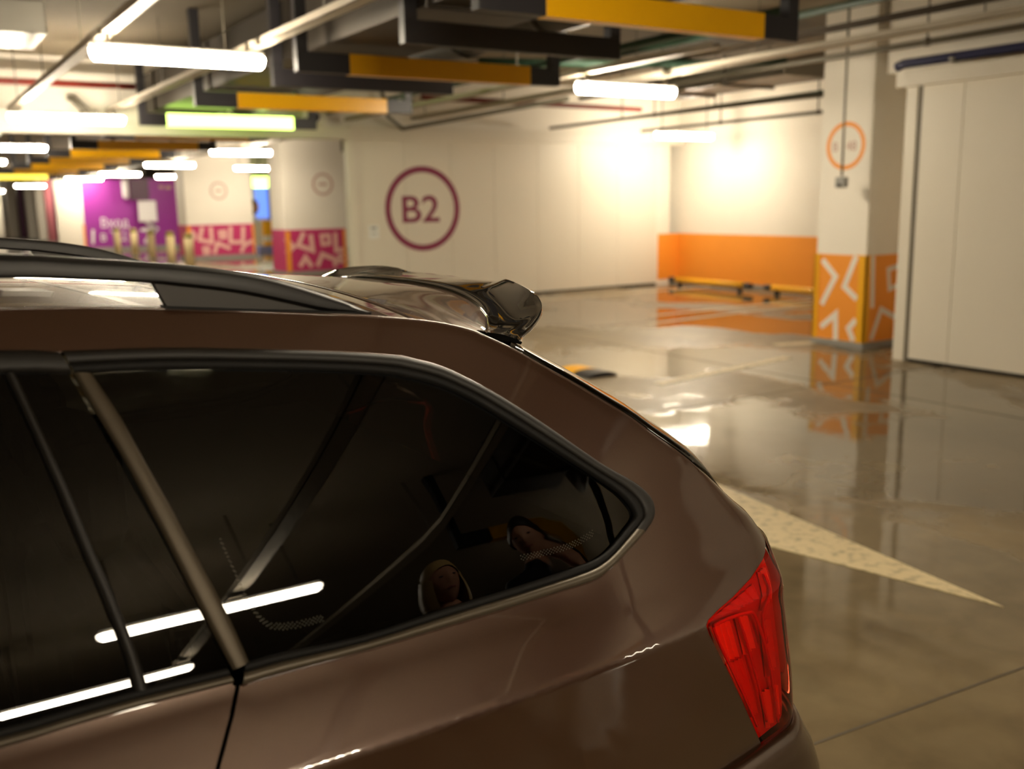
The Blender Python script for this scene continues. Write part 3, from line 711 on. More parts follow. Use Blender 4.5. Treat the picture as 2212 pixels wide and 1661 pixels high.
def patch2d(poly, step, extra_z=()):
    poly = resample(poly, step*1.2); q = np.array(poly)
    lo, hi = q.min(0), q.max(0)
    gx = np.arange(lo[0]+step*.5, hi[0], step); gz_ = np.arange(lo[1]+step*.5, hi[1], step)
    if len(extra_z): gz_ = np.concatenate([[g for g in gz_ if min(abs(g-e) for e in extra_z) > step*.45], extra_z])
    G = np.array([(a+(step*.5 if k % 2 else 0), b) for k, b in enumerate(gz_) for a in gx])
    if len(G):
        G = G[inpoly(G, poly)]
    if len(G):
        d = np.full(len(G), 9.0)
        for i in range(len(q)):
            a, b = q[i-1], q[i]; ab = b-a; t = np.clip(((G-a)@ab)/max(1e-12, ab@ab), 0, 1); d = np.minimum(d, np.linalg.norm(G-(a+t[:, None]*ab), axis=1))
        G = G[d > step*.4]
    pts = [Vector(p) for p in poly]+[Vector(p) for p in G]
    n = len(poly); r_ = geometry.delaunay_2d_cdt(pts, [(i, (i+1) % n) for i in range(n)], [], 0, 1e-6)
    V = np.array([tuple(v) for v in r_[0]]); F = [tuple(f) for f in r_[2]]
    cen = np.array([V[list(f)].mean(0) for f in F]); ok = inpoly(cen, poly)
    return V, [f for f, k in zip(F, ok) if k]
def smooth_path(pts, n=4, closed=False):
    """Catmull-Rom through the points"""
    P = [np.array(p, float) for p in pts]; out = []; m = len(P)
    for i in range(m if closed else m-1):
        g = lambda k: P[k % m] if closed else P[min(max(k, 0), m-1)]
        a, b, c, d = g(i-1), g(i), g(i+1), g(i+2)
        for j in range(n):
            t = j/n; out.append(tuple(.5*((2*b)+(-a+c)*t+(2*a-5*b+4*c-d)*t*t+(-a+3*b-3*c+d)*t**3)))
    if not closed: out.append(tuple(P[-1]))
    return out

car = thing('car', 'brown metallic estate car with dark roof rails and glossy black roof spoiler', 'car', (-2.1, YCEN, 0))
def both(name, V, F, m, parent=(None, None), smooth=True, solid=0.0, label=None, orient=None):
    """near-side part and its mirror image on the far side"""
    V = np.array(V, float); F = [tuple(f) for f in F]
    if orient is not None:
        s = 0
        for f in F[::max(1, len(F)//50)]:
            a, b, c = V[f[0]], V[f[1]], V[f[2]]; s += np.dot(np.cross(b-a, c-a), orient)
        if s < 0: F = [f[::-1] for f in F]
    out = []
    for k in (0, 1):
        Vk = V if k == 0 else np.column_stack([V[:, 0], W-V[:, 1], V[:, 2]])
        Fk = F if k == 0 else [f[::-1] for f in F]
        o = mk(name, Vk, Fk, m, parent[k] or car, smooth, label)
        if solid:
            md = o.modifiers.new('solid', 'SOLIDIFY'); md.thickness = solid; md.offset = -1
        out.append(o)
    return out
def side_patch(name, poly, m, step=.02, off=0.0, parent=(None, None), solid=.0, extra_z=(), label=None):
    V2, F = patch2d(poly, step, extra_z); V = [SS(p[0], p[1], off) for p in V2]; e = .002; N = []
    for p in V2:
        ds = SS(p[0]+e, p[1])-SS(p[0]-e, p[1]); dz = SS(p[0], p[1]+e)-SS(p[0], p[1]-e); q = np.cross(ds, dz); N.append(q/np.linalg.norm(q))
    s = 0
    for f in F[::max(1, len(F)//60)]: s += np.dot(np.cross(np.subtract(V[f[1]], V[f[0]]), np.subtract(V[f[2]], V[f[0]])), (0, -1, .3))
    if s < 0: F = [f[::-1] for f in F]
    if solid:                                            # folded edge all round the panel
        cnt = {}
        for f in F:
            for a, b in zip(f, f[1:]+f[:1]): cnt[(a, b)] = 1
        bd = [(a, b) for (a, b) in cnt if (b, a) not in cnt]
        for a, b in bd:
            d = np.subtract(V[b], V[a]); d = d/(np.linalg.norm(d)+1e-9); i0 = len(V); so = np.cross(d, N[a]); so = so/(np.linalg.norm(so)+1e-9)
            V += [V[a], V[b], V[b]-N[b]*solid, V[a]-N[a]*solid]; N += [so]*4
            F.append((i0+1, i0, i0+3, i0+2))
    out = both(name, V, F, m, parent, True, 0, label)
    Nn = np.array(N)
    out[0].data.normals_split_custom_set_from_vertices([tuple(n) for n in Nn])
    out[1].data.normals_split_custom_set_from_vertices([(n[0], -n[1], n[2]) for n in Nn])
    return out
def strip(name, A, B, m, off, parent=(None, None), k=6, n=3, bulge=.005, base=.0, label=None):
    """moulding lofted between two matched (x,z) curves on the body side, rounded across"""
    A, B = smooth_path(A, n), smooth_path(B, n); V, F = [], []
    for a, b in zip(A, B):
        a, b = np.array(a), np.array(b)
        V.append(SS(*a, base-.006))
        for j in range(k+1):
            t = j/k; p = a+(b-a)*t; V.append(SS(p[0], p[1], off+bulge*math.sin(PI*t)**.6 if 0 < t < 1 else off))
        V.append(SS(*b, base-.006))
    w_ = k+3
    for i in range(len(A)-1):
        for j in range(w_-1): F.append((i*w_+j, (i+1)*w_+j, (i+1)*w_+j+1, i*w_+j+1))
    return both(name, V, F, m, parent, True, 0, label, orient=(0, -1, .3))

# ---- measured curves of the side, all on the body surface
GUT = [(-3.22, 1.02), (-3.0, 1.165), (-2.75, 1.31), (-2.55, 1.395), (-2.2, 1.432), (-1.8, 1.446), (-1.5, 1.446)] + sides([(46, 666), (363, 667), (730, 681), (801, 684), (915, 693.5), (982, 704.6), (1042, 722), (1107, 752), (1175, 790), (1238, 825), (1301, 863), (1365, 902), (1400, 928)])
OUT = sides([(133, 760), (346, 752.5), (538, 755), (730, 761), (850, 769), (890, 776), (953, 793), (1016, 822), (1080, 856.5), (1175, 917), (1295, 1000), (1368.5, 1042), (1403, 1073), (1413, 1100), (1409, 1123), (1391.6, 1150), (1349, 1196), (1311, 1234.5), (1272.5, 1257.5), (1176.5, 1288), (984, 1348), (792, 1405.5), (600, 1457), (522, 1481)])
INN = sides([(160, 804), (346, 795), (538, 795), (730, 799), (840, 806), (880, 813), (935, 826), (1001, 853), (1065, 889), (1159, 947), (1270, 1018), (1335, 1062), (1362, 1090), (1371, 1106), (1370, 1119), (1357, 1137), (1325, 1177), (1295, 1203), (1253, 1222), (1165, 1252), (975, 1311), (785, 1373), (615, 1409), (530, 1432)])
LAMPF = sides([(1639, 1223), (1621, 1250), (1584, 1289), (1554, 1315), (1530.7, 1339), (1526, 1352), (1532, 1370), (1562, 1429), (1591, 1488), (1621, 1554), (1646, 1611)])
GAP = sides([(519, 1480), (506, 1545), (475, 1661)])
dtop = [(-1.21, 1.388), (-1.35, 1.397), (-1.6, 1.402), (-1.9, 1.400), (-2.2, 1.386), (-2.5, 1.348), (-2.75, 1.262), (-3.0, 1.115), (-3.14, 1.02)]    # outer top edge of the door frames
gl = lambda x: np.interp(x, [p[0] for p in GUT], [p[1] for p in GUT])
# rear edge of the side panel next to the tailgate, as s values
EDGE = [(XRt(z)+np.interp(z, [.96, 1.0, 1.12], [.30, .28, .14]), z) for z in (1.18, 1.15, 1.12, 1.10, 1.08, 1.05, 1.02, 1.0, .985, .975)]
LTOP = [(XRt(.975)+.26, .972), (XRt(.965)+.13, .966), (XRt(.958)+.06, .957)]
ax_, az_, ar_ = -.93, .32, .365
arch = [(ax_+ar_*math.cos(a), az_+ar_*math.sin(a)) for a in np.linspace(.0, PI*.985, 22)]
bump_seam = [LAMPF[-1], side(1612, 1637), side(1577, 1661), (-.36, .585), (-.45, .57)]
body = (GUT[3:-1] + [(GUT[-1][0], GUT[-1][1])] + EDGE + LTOP + LAMPF + bump_seam[1:] + [(ax_+ar_+.03, .40)] + arch + [(-1.33, .20), (-1.52, .20), (-1.50, .36), (-1.36, .60), (-1.22, .74), (-1.135, .84)]
        + GAP[::-1] + OUT[::-1] + dtop[1:] + [(-3.2, .98), (-3.26, 1.0)] + GUT[:3])
G_body = side_patch('body_side', body, M_paint, .02, extra_z=(.886, .893, .896, .899, .906), solid=.012)
# rolled paint edges that catch the light along the roof ditch, the tail opening and the window
def bead(name, path, r_, off):
    P = [SS(x, z, off) for x, z in resample(smooth_path(path, 3), .012, False)]; v, f = tubevf(P, r_, 6); both(name, v, f, M_paint)
bead('panel_edge', GUT[4:]+[(XRt(z)+.004, z) for z in (1.17, 1.15, 1.12, 1.10)], .0024, -.0012)
bead('panel_edge', [dtop[3], dtop[2], dtop[1]]+OUT, .0020, -.0004)
# black shell added behind the panel gaps to block light
shell = [(-3.1, .22), (-.40, .22), (-.40, .55), (-.2, .60), (-.2, .93), (-.36, .95), (-.5, .97), (-3.1, .97)]
side_patch('light_block_shell', shell, M_inner, .06, off=-.022)
# ---- quarter window
M_belt = mat('satin_belt_strip', srgb(88, 80, 67), .42, .4)
MIDW = [tuple(np.array(o)*.42+np.array(i)*.58) for o, i in zip(OUT, INN)]
strip('quarter_window_trim', OUT[:16], MIDW[:16], M_trim, .002, bulge=.0035)
strip('quarter_window_trim', OUT[15:], MIDW[15:], M_belt, .002, bulge=.006)
strip('quarter_window_seal', [tuple(np.array(o)*.40+np.array(i)*.60) for o, i in zip(OUT, INN)], INN, M_rubber, .002, bulge=.002, k=3)
SL = sides([(158, 806), (221, 912), (277, 1008), (332, 1114), (351, 1150), (437, 1321), (503, 1447)]); SR = sides([(197, 806), (263, 906), (318, 1006), (374, 1105), (397, 1150), (488, 1321), (538, 1431)])
strip('pillar_strip', SL, SR, mat('satin_bronze_strip', srgb(78, 69, 55), .5, .5), .001, bulge=.002, k=4)
glass_poly = smooth_path(INN[1:], 2)+[SR[-1]]+SR[::-1][1:]
QG = side_patch('quarter_glass', glass_poly, M_glass, .04, off=-.006)
# dotted frit border on the lower part of the glass
FR = sides([(478, 1165), (505, 1225), (535, 1290), (560, 1330), (590, 1352), (640, 1350), (700, 1335), (800, 1308), (950, 1262), (1130, 1205), (1230, 1180), (1285, 1150)])
frv, frf = [], []
for (xa, za), nx in zip(resample(smooth_path(FR[:7], 4), .0032, False)+resample(smooth_path(FR[9:], 4), .0032, False), range(10000)):
    for k in range(4):
        if (nx+k) % 2: continue
        zc_ = za+(k-1.5)*.0022+.0004*math.sin(nx); r0 = .00085; c = SS(xa, zc_, -.0052); i0 = len(frv)
        frv += [c+np.array([-r0, 0, 0]), c+np.array([0, -r0*.1, -r0]), c+np.array([r0, 0, 0]), c+np.array([0, r0*.45, r0])]; frf.append((i0, i0+1, i0+2, i0+3))
fo = both('glass_frit_dots', frv, frf, mat('frit_dots', srgb(84, 80, 68), .6), (QG[0], QG[1]), False, orient=(0, -1, .3))
for o in fo: o['kind'] = 'stuff'
# ---- rear door
DGAP = [(p[0]-.006, p[1]) for p in GAP]
XBP = -2.02
rdoor = DGAP+[(-1.15, .835), (-1.24, .73), (-1.38, .60), (-1.525, .36), (-1.545, .25), (XBP+.003, .25), (XBP+.003, .992), (-1.6, .996)]+sides([(0, 1616), (158, 1567), (316, 1522), (500, 1477)])[0:4]
rdoor[-1] = (rdoor[-1][0], rdoor[-1][1])
RD = side_patch('rear_door', rdoor, M_paint, .02, extra_z=(.886, .893, .896, .899, .906), solid=.012)
fdoor = [(XBP-.003, .25), (XBP-.003, .992), (-2.6, .988), (-3.12, .972), (-3.16, .25)]
FD = side_patch('front_door', fdoor, M_paint, .04, extra_z=(.893, .899), solid=.012)
# belt moulding of the doors
bo = sides([(503, 1476), (316, 1523), (158, 1568), (0, 1617)]); bi = sides([(491, 1444), (285, 1493), (127, 1538), (0, 1573)])
bo += [(-1.5, .998), (XBP+.004, .994)]; bi += [(-1.5, 1.023), (XBP+.004, 1.02)]
mid = lambda A, B, t: [tuple(np.array(a)*(1-t)+np.array(b)*t) for a, b in zip(A, B)]
strip('belt_trim', bo, mid(bo, bi, .55), M_belt, .003, (RD[0], RD[1]), bulge=.006)
strip('belt_seal', mid(bo, bi, .54), bi, M_rubber, .002, (RD[0], RD[1]), bulge=.002, k=3)
strip('belt_trim', [(XBP-.004, .994), (-2.5, .99), (-3.1, .975)], [(XBP-.004, 1.02), (-2.5, 1.016), (-3.08, 1.0)], M_belt, .003, (FD[0], FD[1]), bulge=.006)
# door frame along the roof
ti = sides([(154, 804), (0, 803)])
to = [side(127, 760.5), side(0, 757)]+[(-1.45, 1.400), (-1.7, 1.402), (XBP+.004, 1.395)]; ti = ti+[(-1.45, 1.372), (-1.7, 1.374), (XBP+.004, 1.366)]
strip('door_frame', to, ti, M_trim, .001, (RD[0], RD[1]), bulge=.004)
fo_ = [(XBP-.004, 1.395), (-2.2, 1.384), (-2.5, 1.346), (-2.75, 1.26), (-3.0, 1.113), (-3.12, 1.02)]; fi_ = [(XBP-.004, 1.366), (-2.19, 1.355), (-2.47, 1.318), (-2.70, 1.238), (-2.93, 1.10), (-3.03, 1.02)]
strip('door_frame', fo_, fi_, M_trim, .001, (FD[0], FD[1]), bulge=.004)
side_patch('centre_pillar', [(XBP+.06, 1.02), (XBP+.05, 1.37), (XBP-.06, 1.37), (XBP-.05, 1.02)], M_gloss, .04, off=.001, solid=.006)
# divider bar of the rear door glass
strip('window_divider', sides([(11, 811), (69, 934), (125, 1064), (177, 1194), (221, 1295), (269, 1419), (288, 1491)]), sides([(33, 809), (83, 917), (144, 1050), (204, 1194), (246, 1285), (296, 1415), (320, 1490)]), M_trim, .002, (RD[0], RD[1]), bulge=.006)
pd = sides([(150, 806), (345, 1150), (495, 1440)]); rg = [pd[0], pd[1], pd[2], bi[1], bi[2], bi[3], bi[4], (XBP+.06, 1.02), (XBP+.05, 1.37), ti[3], ti[2], ti[1], ti[0]]
side_patch('door_glass', rg, M_glass, .05, off=-.005, parent=(RD[0], RD[1]))
side_patch('door_glass', [(XBP-.05, 1.02), (XBP-.06, 1.37)]+fi_[1:]+[(-2.5, 1.018)], M_glass, .06, off=-.006, parent=(FD[0], FD[1]))
# ---- roof
def smoother(f, a, b, wd):
    n_ = 600; X_ = np.linspace(a, b, n_); Y_ = np.array([f(x) for x in X_]); h = int(wd/(b-a)*n_); ker = np.exp(-.5*(np.arange(-2*h, 2*h+1)/h)**2); ker /= ker.sum()
    Yp = np.concatenate([2*Y_[0]-Y_[1:2*h+1][::-1], Y_, 2*Y_[-1]-Y_[-2*h-1:-1][::-1]]); Ys = np.convolve(Yp, ker, 'valid')
    return lambda x: float(np.interp(x, X_, Ys))
gz = lambda x: np.interp(x, [p[0] for p in GUT], [p[1] for p in GUT])
_gzs = smoother(pchip([p[0] for p in GUT], [p[1] for p in GUT]), -3.2, -.34, .035)
_gys = smoother(lambda x: S(x, gz(x))+.014, -3.2, -.34, .05)
gy = lambda x: _gys(x)
zcen0 = pchip([-3.3, -2.75, -2.5, -2.2, -1.8, -1.2, -1.0, -.82, -.72, -.56, -.40, -.3], [1.07, 1.36, 1.427, 1.462, 1.474, 1.456, 1.441, 1.426, 1.414, 1.399, 1.384, 1.366])
zcen = smoother(zcen0, -3.3, -.3, .05)
def roof(x, y):
    g = gy(x); q = min(1.0, abs(y-YCEN)/(YCEN-g)); z0 = _gzs(x)-.004
    return z0+(zcen(x)-z0)*(1-q**2.8)
gapx = lambda y: -.690-.03*(1-((y-YCEN)/.65)**2)
def loft_roof(name, xa, xb, nx, ny, m, ylim=None):
    V, F = [], []
    for j in range(ny+1):
        q = -1+2*j/ny
        for i in range(nx+1):
            ym = YCEN+q*(YCEN-.25); x0 = xa(ym) if callable(xa) else xa; x1 = xb(ym) if callable(xb) else xb
            x = x0+(x1-x0)*i/nx; y = YCEN+q*(YCEN-gy(x)); V.append((x, y, roof(x, y)))
    for j in range(ny):
        for i in range(nx): F.append((j*(nx+1)+i, j*(nx+1)+i+1, (j+1)*(nx+1)+i+1, (j+1)*(nx+1)+i))
    o = mk(name, V, F, m, car, True); md = o.modifiers.new('solid', 'SOLIDIFY'); md.thickness = .01; md.offset = -1
    return o
loft_roof('roof', -2.55, lambda y: gapx(y)-.0025, 60, 40, M_paint)
box('roof_seal', (-.78, .25, 1.34), (-.62, W-.25, 1.36), M_inner, car)
# roof ditch seal along both edges
dv, df = [], []
dx = np.linspace(-2.5, -.60, 80)
for x in dx:
    a = SS(x, gz(x)); dv += [a+[0, -.001, -.012], a+[0, .018, -.014]]
for i in range(79): df.append((2*i, 2*i+1, 2*i+3, 2*i+2))
both('roof_ditch', dv, df, M_rubber, orient=(0, 0, 1))
# windscreen
V, F = [], []
for i in range(9):
    t = i/8; x = -2.56-.66*t; z0 = gz(x)
    for j in range(25):
        q = -1+2*j/24; g = gy(x)+.02; y = YCEN+q*(YCEN-g); V.append((x-.10*t*(1-q*q), y, z0-.02+(zcen(x)-z0+.02)*(1-abs(q)**2.4)))
for i in range(8):
    for j in range(24): F.append((i*25+j, i*25+j+1, (i+1)*25+j+1, (i+1)*25+j))
mk('windscreen', V, F, M_glass, car, True)
# ---- tailgate: top panel, glass, lower panel
TG = loft_roof('tailgate', lambda y: gapx(y)+.0025, lambda y: float(np.interp(abs(y-YCEN), [0, .3, .45, .58, .66], [-.36, -.385, -.44, -.515, -.57])), 16, 40, M_paint)
def tail_row(z, s_off, n=31, bul=None):
    s = XRt(z)+s_off; p = SS(s, z); y1 = p[1]; c = (SS(s+.004, z)-SS(s-.004, z)); c = c[0]/max(1e-5, c[1]); hw = YCEN-y1; c = cC(z)
    pw_ = np.interp(z, [.96, 1.12], [2.5, 7]); B = c*hw/pw_
    return [(p[0]+B*(1-abs(-1+2*k/(n-1))**pw_), y1+(W-2*y1)*k/(n-1), z) for k in range(n)]
def tail_loft(name, zs_, so, m, parent, solid=.01, off=0.0):
    V, F = [], []; n = 41
    for z in zs_: V += [(x+off, y, zz) for x, y, zz in tail_row(z, so(z), n)]
    for i in range(len(zs_)-1):
        for k in range(n-1): F.append((i*n+k, (i+1)*n+k, (i+1)*n+k+1, i*n+k+1))
    Va = np.array(V); f = F[len(F)//2]; nn = np.cross(Va[f[1]]-Va[f[0]], Va[f[2]]-Va[f[0]])
    if nn[0] < 0: F = [f[::-1] for f in F]
    o = mk(name, V, F, m, parent, True)
    if solid: md = o.modifiers.new('solid', 'SOLIDIFY'); md.thickness = solid; md.offset = -1
    return o
eo = lambda z: np.interp(z, [.96, 1.0, 1.12, 1.18, 1.36], [.30, .28, .14, .02, .02])
tail_loft('rear_glass', list(np.linspace(1.335, 1.03, 26)), lambda z: eo(z)+.002, M_rglass, TG, .004, .007)
tail_loft('rear_glass_border', [1.335, 1.30, 1.2, 1.1, 1.03], lambda z: eo(z)+.012, M_frit, TG, .0, -.02)
tail_loft('tailgate_panel', list(np.linspace(1.03, .61, 16)), lambda z: .30, M_paint, TG)
# ---- rear bumper
V, F = [], []; zb = [.612, .605, .585, .55, .48, .40, .32, .25]; n = 60
for z in zb:
    o_ = np.interp(z, [.25, .45, .55, .605, .612], [.035, .04, .026, .010, -.004])
    sN = list(np.linspace(-.40, XRt(z), 10)[:-1])+list(XRt(z)+np.linspace(0, CL, 16)); row = [SS(s, z, o_) for s in sN]
    row = [np.array(r_) for r_ in row]; xt, y1 = row[-1][0], row[-1][1]
    m_ = 10; row += [np.array([xt+.05*(1-(1-k/m_)**2), y1+(YCEN-y1)*k/m_, z]) for k in range(1, m_+1)]
    full = row+[np.array([r_[0], W-r_[1], r_[2]]) for r_ in row[::-1][1:]]
    n = len(full); V += full
for i in range(len(zb)-1):
    for k in range(n-1): F.append((i*n+k, i*n+k+1, (i+1)*n+k+1, (i+1)*n+k))
bm_ = mk('rear_bumper', V, [f[::-1] for f in F], M_paint, car, True); md = bm_.modifiers.new('solid', 'SOLIDIFY'); md.thickness = .01; md.offset = 0
# ---- tail lamps
ltop = [(XRt(.945)+.292, .962), (XRt(.95)+.13, .962), (XRt(.95)+.075, .953)]
lbot = [(XRt(.62)+.04, .617), (XRt(.62)+.14, .618), (XRt(.63)+.296, .622)]
lrear = [(XRt(z)+.298, z) for z in (.68, .75, .82, .90)]
lamp_poly = ltop+[(p[0]+.003, p[1]) for p in LAMPF]+lbot+lrear
LZs = (.66, .70, .74, .78, .82, .86, .90, .94)
LB = side_patch('tail_lamp', lamp_poly, mat('lamp_housing_red', srgb(205, 80, 62), .4), .016, off=-.016)
def inset(poly, k): c = np.mean(poly, 0); return [tuple(c+(np.array(p)-c)*k) for p in poly]
side_patch('lens', lamp_poly, M_lens, .012, off=.004, parent=(LB[0], LB[1]))
M_refl = mat('lamp_facet_mid', srgb(235, 140, 120), .3, .0); M_reflo = mat('lamp_facet_highlight', srgb(255, 250, 225), .25, .0)  # non-metal facets; mid and bright base colours paint in the lamp's highlights
# moulded frames and reflector facets inside
def lamp_curve(px): return sides(px)
def lamp_tube(name, px, r_, m, off):
    P = [SS(x, z, off) for x, z in resample(smooth_path(sides(px), 3), .01, False)]
    v, f = tubevf(P, r_, 8); both(name, v, f, m, (LB[0], LB[1]), True)
M_rib = mat('lamp_rib_red', srgb(225, 40, 22), .2)
lamp_tube('rib', [(1545, 1352), (1580, 1336), (1618, 1325), (1634, 1330), (1652, 1380), (1668, 1450), (1684, 1560)], .003, M_rib, -.003)
lamp_tube('rib', [(1598, 1333), (1614, 1380), (1640, 1470), (1660, 1560)], .0025, M_rib, -.004)
lamp_tube('rib', [(1545, 1357), (1562, 1400), (1600, 1480), (1640, 1570)], .0025, M_rib, -.004)
lamp_tube('rib', [(1655, 1240), (1668, 1275), (1652, 1330), (1660, 1390)], .003, M_rib, -.004)
def facet(name, px, m, off, nseg=5, ampl=.008):
    """fluted reflector panel"""
    q = sides(px); A = resample([q[0], q[1]], .006, False); k = len(A); a, b, c, d = [np.array(p) for p in q]; V, F = [], []
    nu, nv = nseg*2, 6
    for i in range(nu+1):
        for j in range(nv+1):
            s, t = i/nu, j/nv; p = (a*(1-s)+b*s)*(1-t)+(d*(1-s)+c*s)*t
            V.append(SS(p[0], p[1], off+(ampl if i % 2 else 0)))
    for i in range(nu):
        for j in range(nv): F.append((i*(nv+1)+j, (i+1)*(nv+1)+j, (i+1)*(nv+1)+j+1, i*(nv+1)+j+1))
    both(name, V, F, m, (LB[0], LB[1]), False, orient=(0, -1, .3))
facet('reflector', [(1546, 1360), (1592, 1343), (1612, 1420), (1572, 1440)], M_reflo, -.014, 4, .005)
facet('reflector', [(1600, 1338), (1628, 1332), (1646, 1400), (1620, 1420)], M_reflo, -.013, 3, .005)
facet('reflector', [(1576, 1445), (1618, 1425), (1652, 1545), (1628, 1560)], M_refl, -.0145, 5, .004)
facet('reflector', [(1560, 1325), (1640, 1255), (1655, 1290), (1605, 1325)], M_refl, -.0145, 5, .004)
facet('reflector', [(1650, 1240), (1672, 1225), (1682, 1290), (1655, 1325)], M_reflo, -.013, 4, .006)
facet('reflector', [(1655, 1345), (1680, 1340), (1692, 1440), (1668, 1470)], M_refl, -.014, 4, .005)
facet('reflector', [(1655, 1500), (1694, 1480), (1698, 1540), (1668, 1580)], M_reflo, -.013, 4, .006)
# ---- roof rails
YR = .262
def railpts(lst, y=YR): return [(onY(u, v, y)[0], onY(u, v, y)[2]) for u, v in lst]
rt = railpts([(801, 674), (765, 658), (730, 644), (653, 619), (576, 598), (500, 584.5), (423, 575), (307, 566), (154, 557), (0, 550)])
rb = railpts([(726, 674), (692, 669), (615, 652), (538, 636), (461, 625), (384, 617), (330, 612), (154, 604.5), (0, 602)])
XM = -1.80
mirx = lambda L: [(2*XM-p[0], p[1]+.004) for p in L[::-1]]
rtop = smooth_path(rt+[(-1.5, rt[-1][1]+.012), (XM, rt[-1][1]+.015), (2*XM+1.5, rt[-1][1]+.014)]+mirx(rt), 3)
rbot = smooth_path(rb+[(-1.5, rb[-1][1]+.010), (XM, rb[-1][1]+.013), (2*XM+1.5, rb[-1][1]+.012)]+mirx(rb), 3)
tip = (rt[0][0]+.001, rt[0][1]-.004); ftip = (2*XM-tip[0], tip[1]+.004)
k_ = len(rtop); rbl = [rbot[min(len(rbot)-1, int(round(i*(len(rbot)-1)/(k_-1))))] for i in range(k_)]
def by_x(curve, x): c = sorted(curve); return np.interp(x, [p[0] for p in c], [p[1] for p in c])
V, F = [], []; rows = []
for (x, z) in rtop:
    zl = by_x(rbot, x); 
    if x > rb[0][0] or x < 2*XM-rb[0][0]: zl = min(z-.001, by_x([tip, rb[0], (2*XM-rb[0][0], rb[0][1]), ftip], x))
    hgt = max(.002, z-zl); yi = YR+.036
    rows.append([(x, YR+.004, z-hgt), (x, YR, z-hgt+min(.004, hgt*.3)), (x, YR, z-min(.008, hgt*.4)), (x, YR+.003, z-min(.003, hgt*.15)), (x, YR+.010, z), (x, yi-.010, z), (x, yi-.002, z-min(.004, hgt*.2)), (x, yi, z-min(.010, hgt*.5)), (x, yi, z-hgt+min(.004, hgt*.3)), (x, yi-.004, z-hgt)])
n = 10
for r_ in rows: V += r_
for i in range(len(rows)-1):
    for k in range(n): F.append((i*n+k, i*n+(k+1) % n, (i+1)*n+(k+1) % n, (i+1)*n+k))
F += [tuple(range(n)), tuple(range((len(rows)-1)*n, len(rows)*n))[::-1]]
RR = both('roof_rail', V, F, M_rail, orient=None)
for o in RR:
    bm = bmesh.new(); bm.from_mesh(o.data); bmesh.ops.recalc_face_normals(bm, faces=bm.faces); bm.to_mesh(o.data); bm.free()
    md = o.modifiers.new('split', 'EDGE_SPLIT'); md.split_angle = math.radians(40)
fp = railpts([(332, 612), (384, 616), (461, 624), (538, 635), (615, 651), (692, 668), (726, 674), (692, 673), (540, 669), (363, 664), (357, 655)], YR+.009)
for poly in (fp, [(2*XM-p[0], p[1]+.006) for p in fp]):
    V = [(p[0], YR+.009, p[1]) for p in poly]+[(p[0], YR+.030, p[1]) for p in poly]; m_ = len(poly)
    F = [tuple(range(m_)), tuple(range(2*m_-1, m_-1, -1))]+[(i, i+m_, (i+1) % m_+m_, (i+1) % m_) for i in range(m_)]
    ob = both('rail_foot', V, F, mat('rail_foot_grey', srgb(58, 55, 52), .5, .3), (RR[0], RR[1]), False)
    for o in ob:
        bm = bmesh.new(); bm.from_mesh(o.data); bmesh.ops.recalc_face_normals(bm, faces=bm.faces); bm.to_mesh(o.data); bm.free()
# rail base gasket
gk = railpts([(360, 662), (360, 667), (540, 672), (801, 678), (801, 674), (540, 668)], YR+.0)
for poly in (gk, [(2*XM-p[0], p[1]+.006) for p in gk]):
    V = [(p[0], YR-.002, p[1]) for p in poly]+[(p[0], YR+.036, p[1]) for p in poly]; m_ = len(poly)
    F = [tuple(range(m_))[::-1], tuple(range(m_, 2*m_))]+[(i, (i+1) % m_, (i+1) % m_+m_, i+m_) for i in range(m_)]
    both('rail_gasket', V, F, M_rubber, (RR[0], RR[1]), False)
# ---- black spoiler lip
FE = pchip([.27, .284, .33, .38, .45, .52, .61, .725, .905], [-.575, -.566, -.535, -.506, -.468, -.441, -.420, -.408, -.400])
TX = pchip([.27, .30, .34, .385, .41, .45, .53, .62, .66, .68, .75, .905], [-.505, -.485, -.435, -.388, -.372, -.358, -.335, -.310, -.290, -.28, -.265, -.25])
TZ = pchip([.27, .30, .34, .385, .41, .45, .53, .62, .66, .68, .75, .905], [1.334, 1.338, 1.350, 1.366, 1.377, 1.389, 1.398, 1.402, 1.398, 1.392, 1.389, 1.387])
rows = []
yl_ = list(np.concatenate([np.linspace(.272, .42, 16), np.linspace(.43, .74, 24), np.linspace(.76, YCEN, 8)]))
for y in yl_+[W-v for v in yl_[::-1][1:]]:
    ym = y if y <= YCEN else W-y
    xf, xt, zt = FE(ym), TX(ym), TZ(ym); e = min(1, (ym-.27)/.10)
    zf = roof(min(xf, -.35), y); cx = xf+(xt-xf)*.50; 
    zr = roof(min(cx, -.35), y); zcr = min(zf+.004+(zt-zf)*.28, zr+.016)
    th = .007+.004*e
    under = roof(min(xf+(xt-xf)*.45, -.36), y)-.03
    rows.append([(xf, y, zf-.004), (xf+.002, y, zf+.004), (xf+.007, y, zf+.007), (xf+(cx-xf)*.5, y, zf+.007+(zcr-zf-.007)*.42), (cx, y, zcr), (cx+(xt-cx)*.3, y, zcr+(zt-zcr)*.34), (cx+(xt-cx)*.75, y, zcr+(zt-zcr)*.80), (xt-.006, y, zt-.0006), (xt-.001, y, zt-.002), (xt, y, zt-th*.6), (xt-.003, y, zt-th), (cx+(xt-cx)*.4, y, zcr-.012-.01*e), (xf+(xt-xf)*.40, y, min(under, zf-.02))])
n = len(rows[0]); V, F = [], []
for r_ in rows: V += r_
for i in range(len(rows)-1):
    for k in range(n): F.append((i*n+k, i*n+(k+1) % n, (i+1)*n+(k+1) % n, (i+1)*n+k))
F += [tuple(range(n)), tuple(range((len(rows)-1)*n, len(rows)*n))[::-1]]
spo = mk('spoiler', V, F, M_gloss, TG, True)
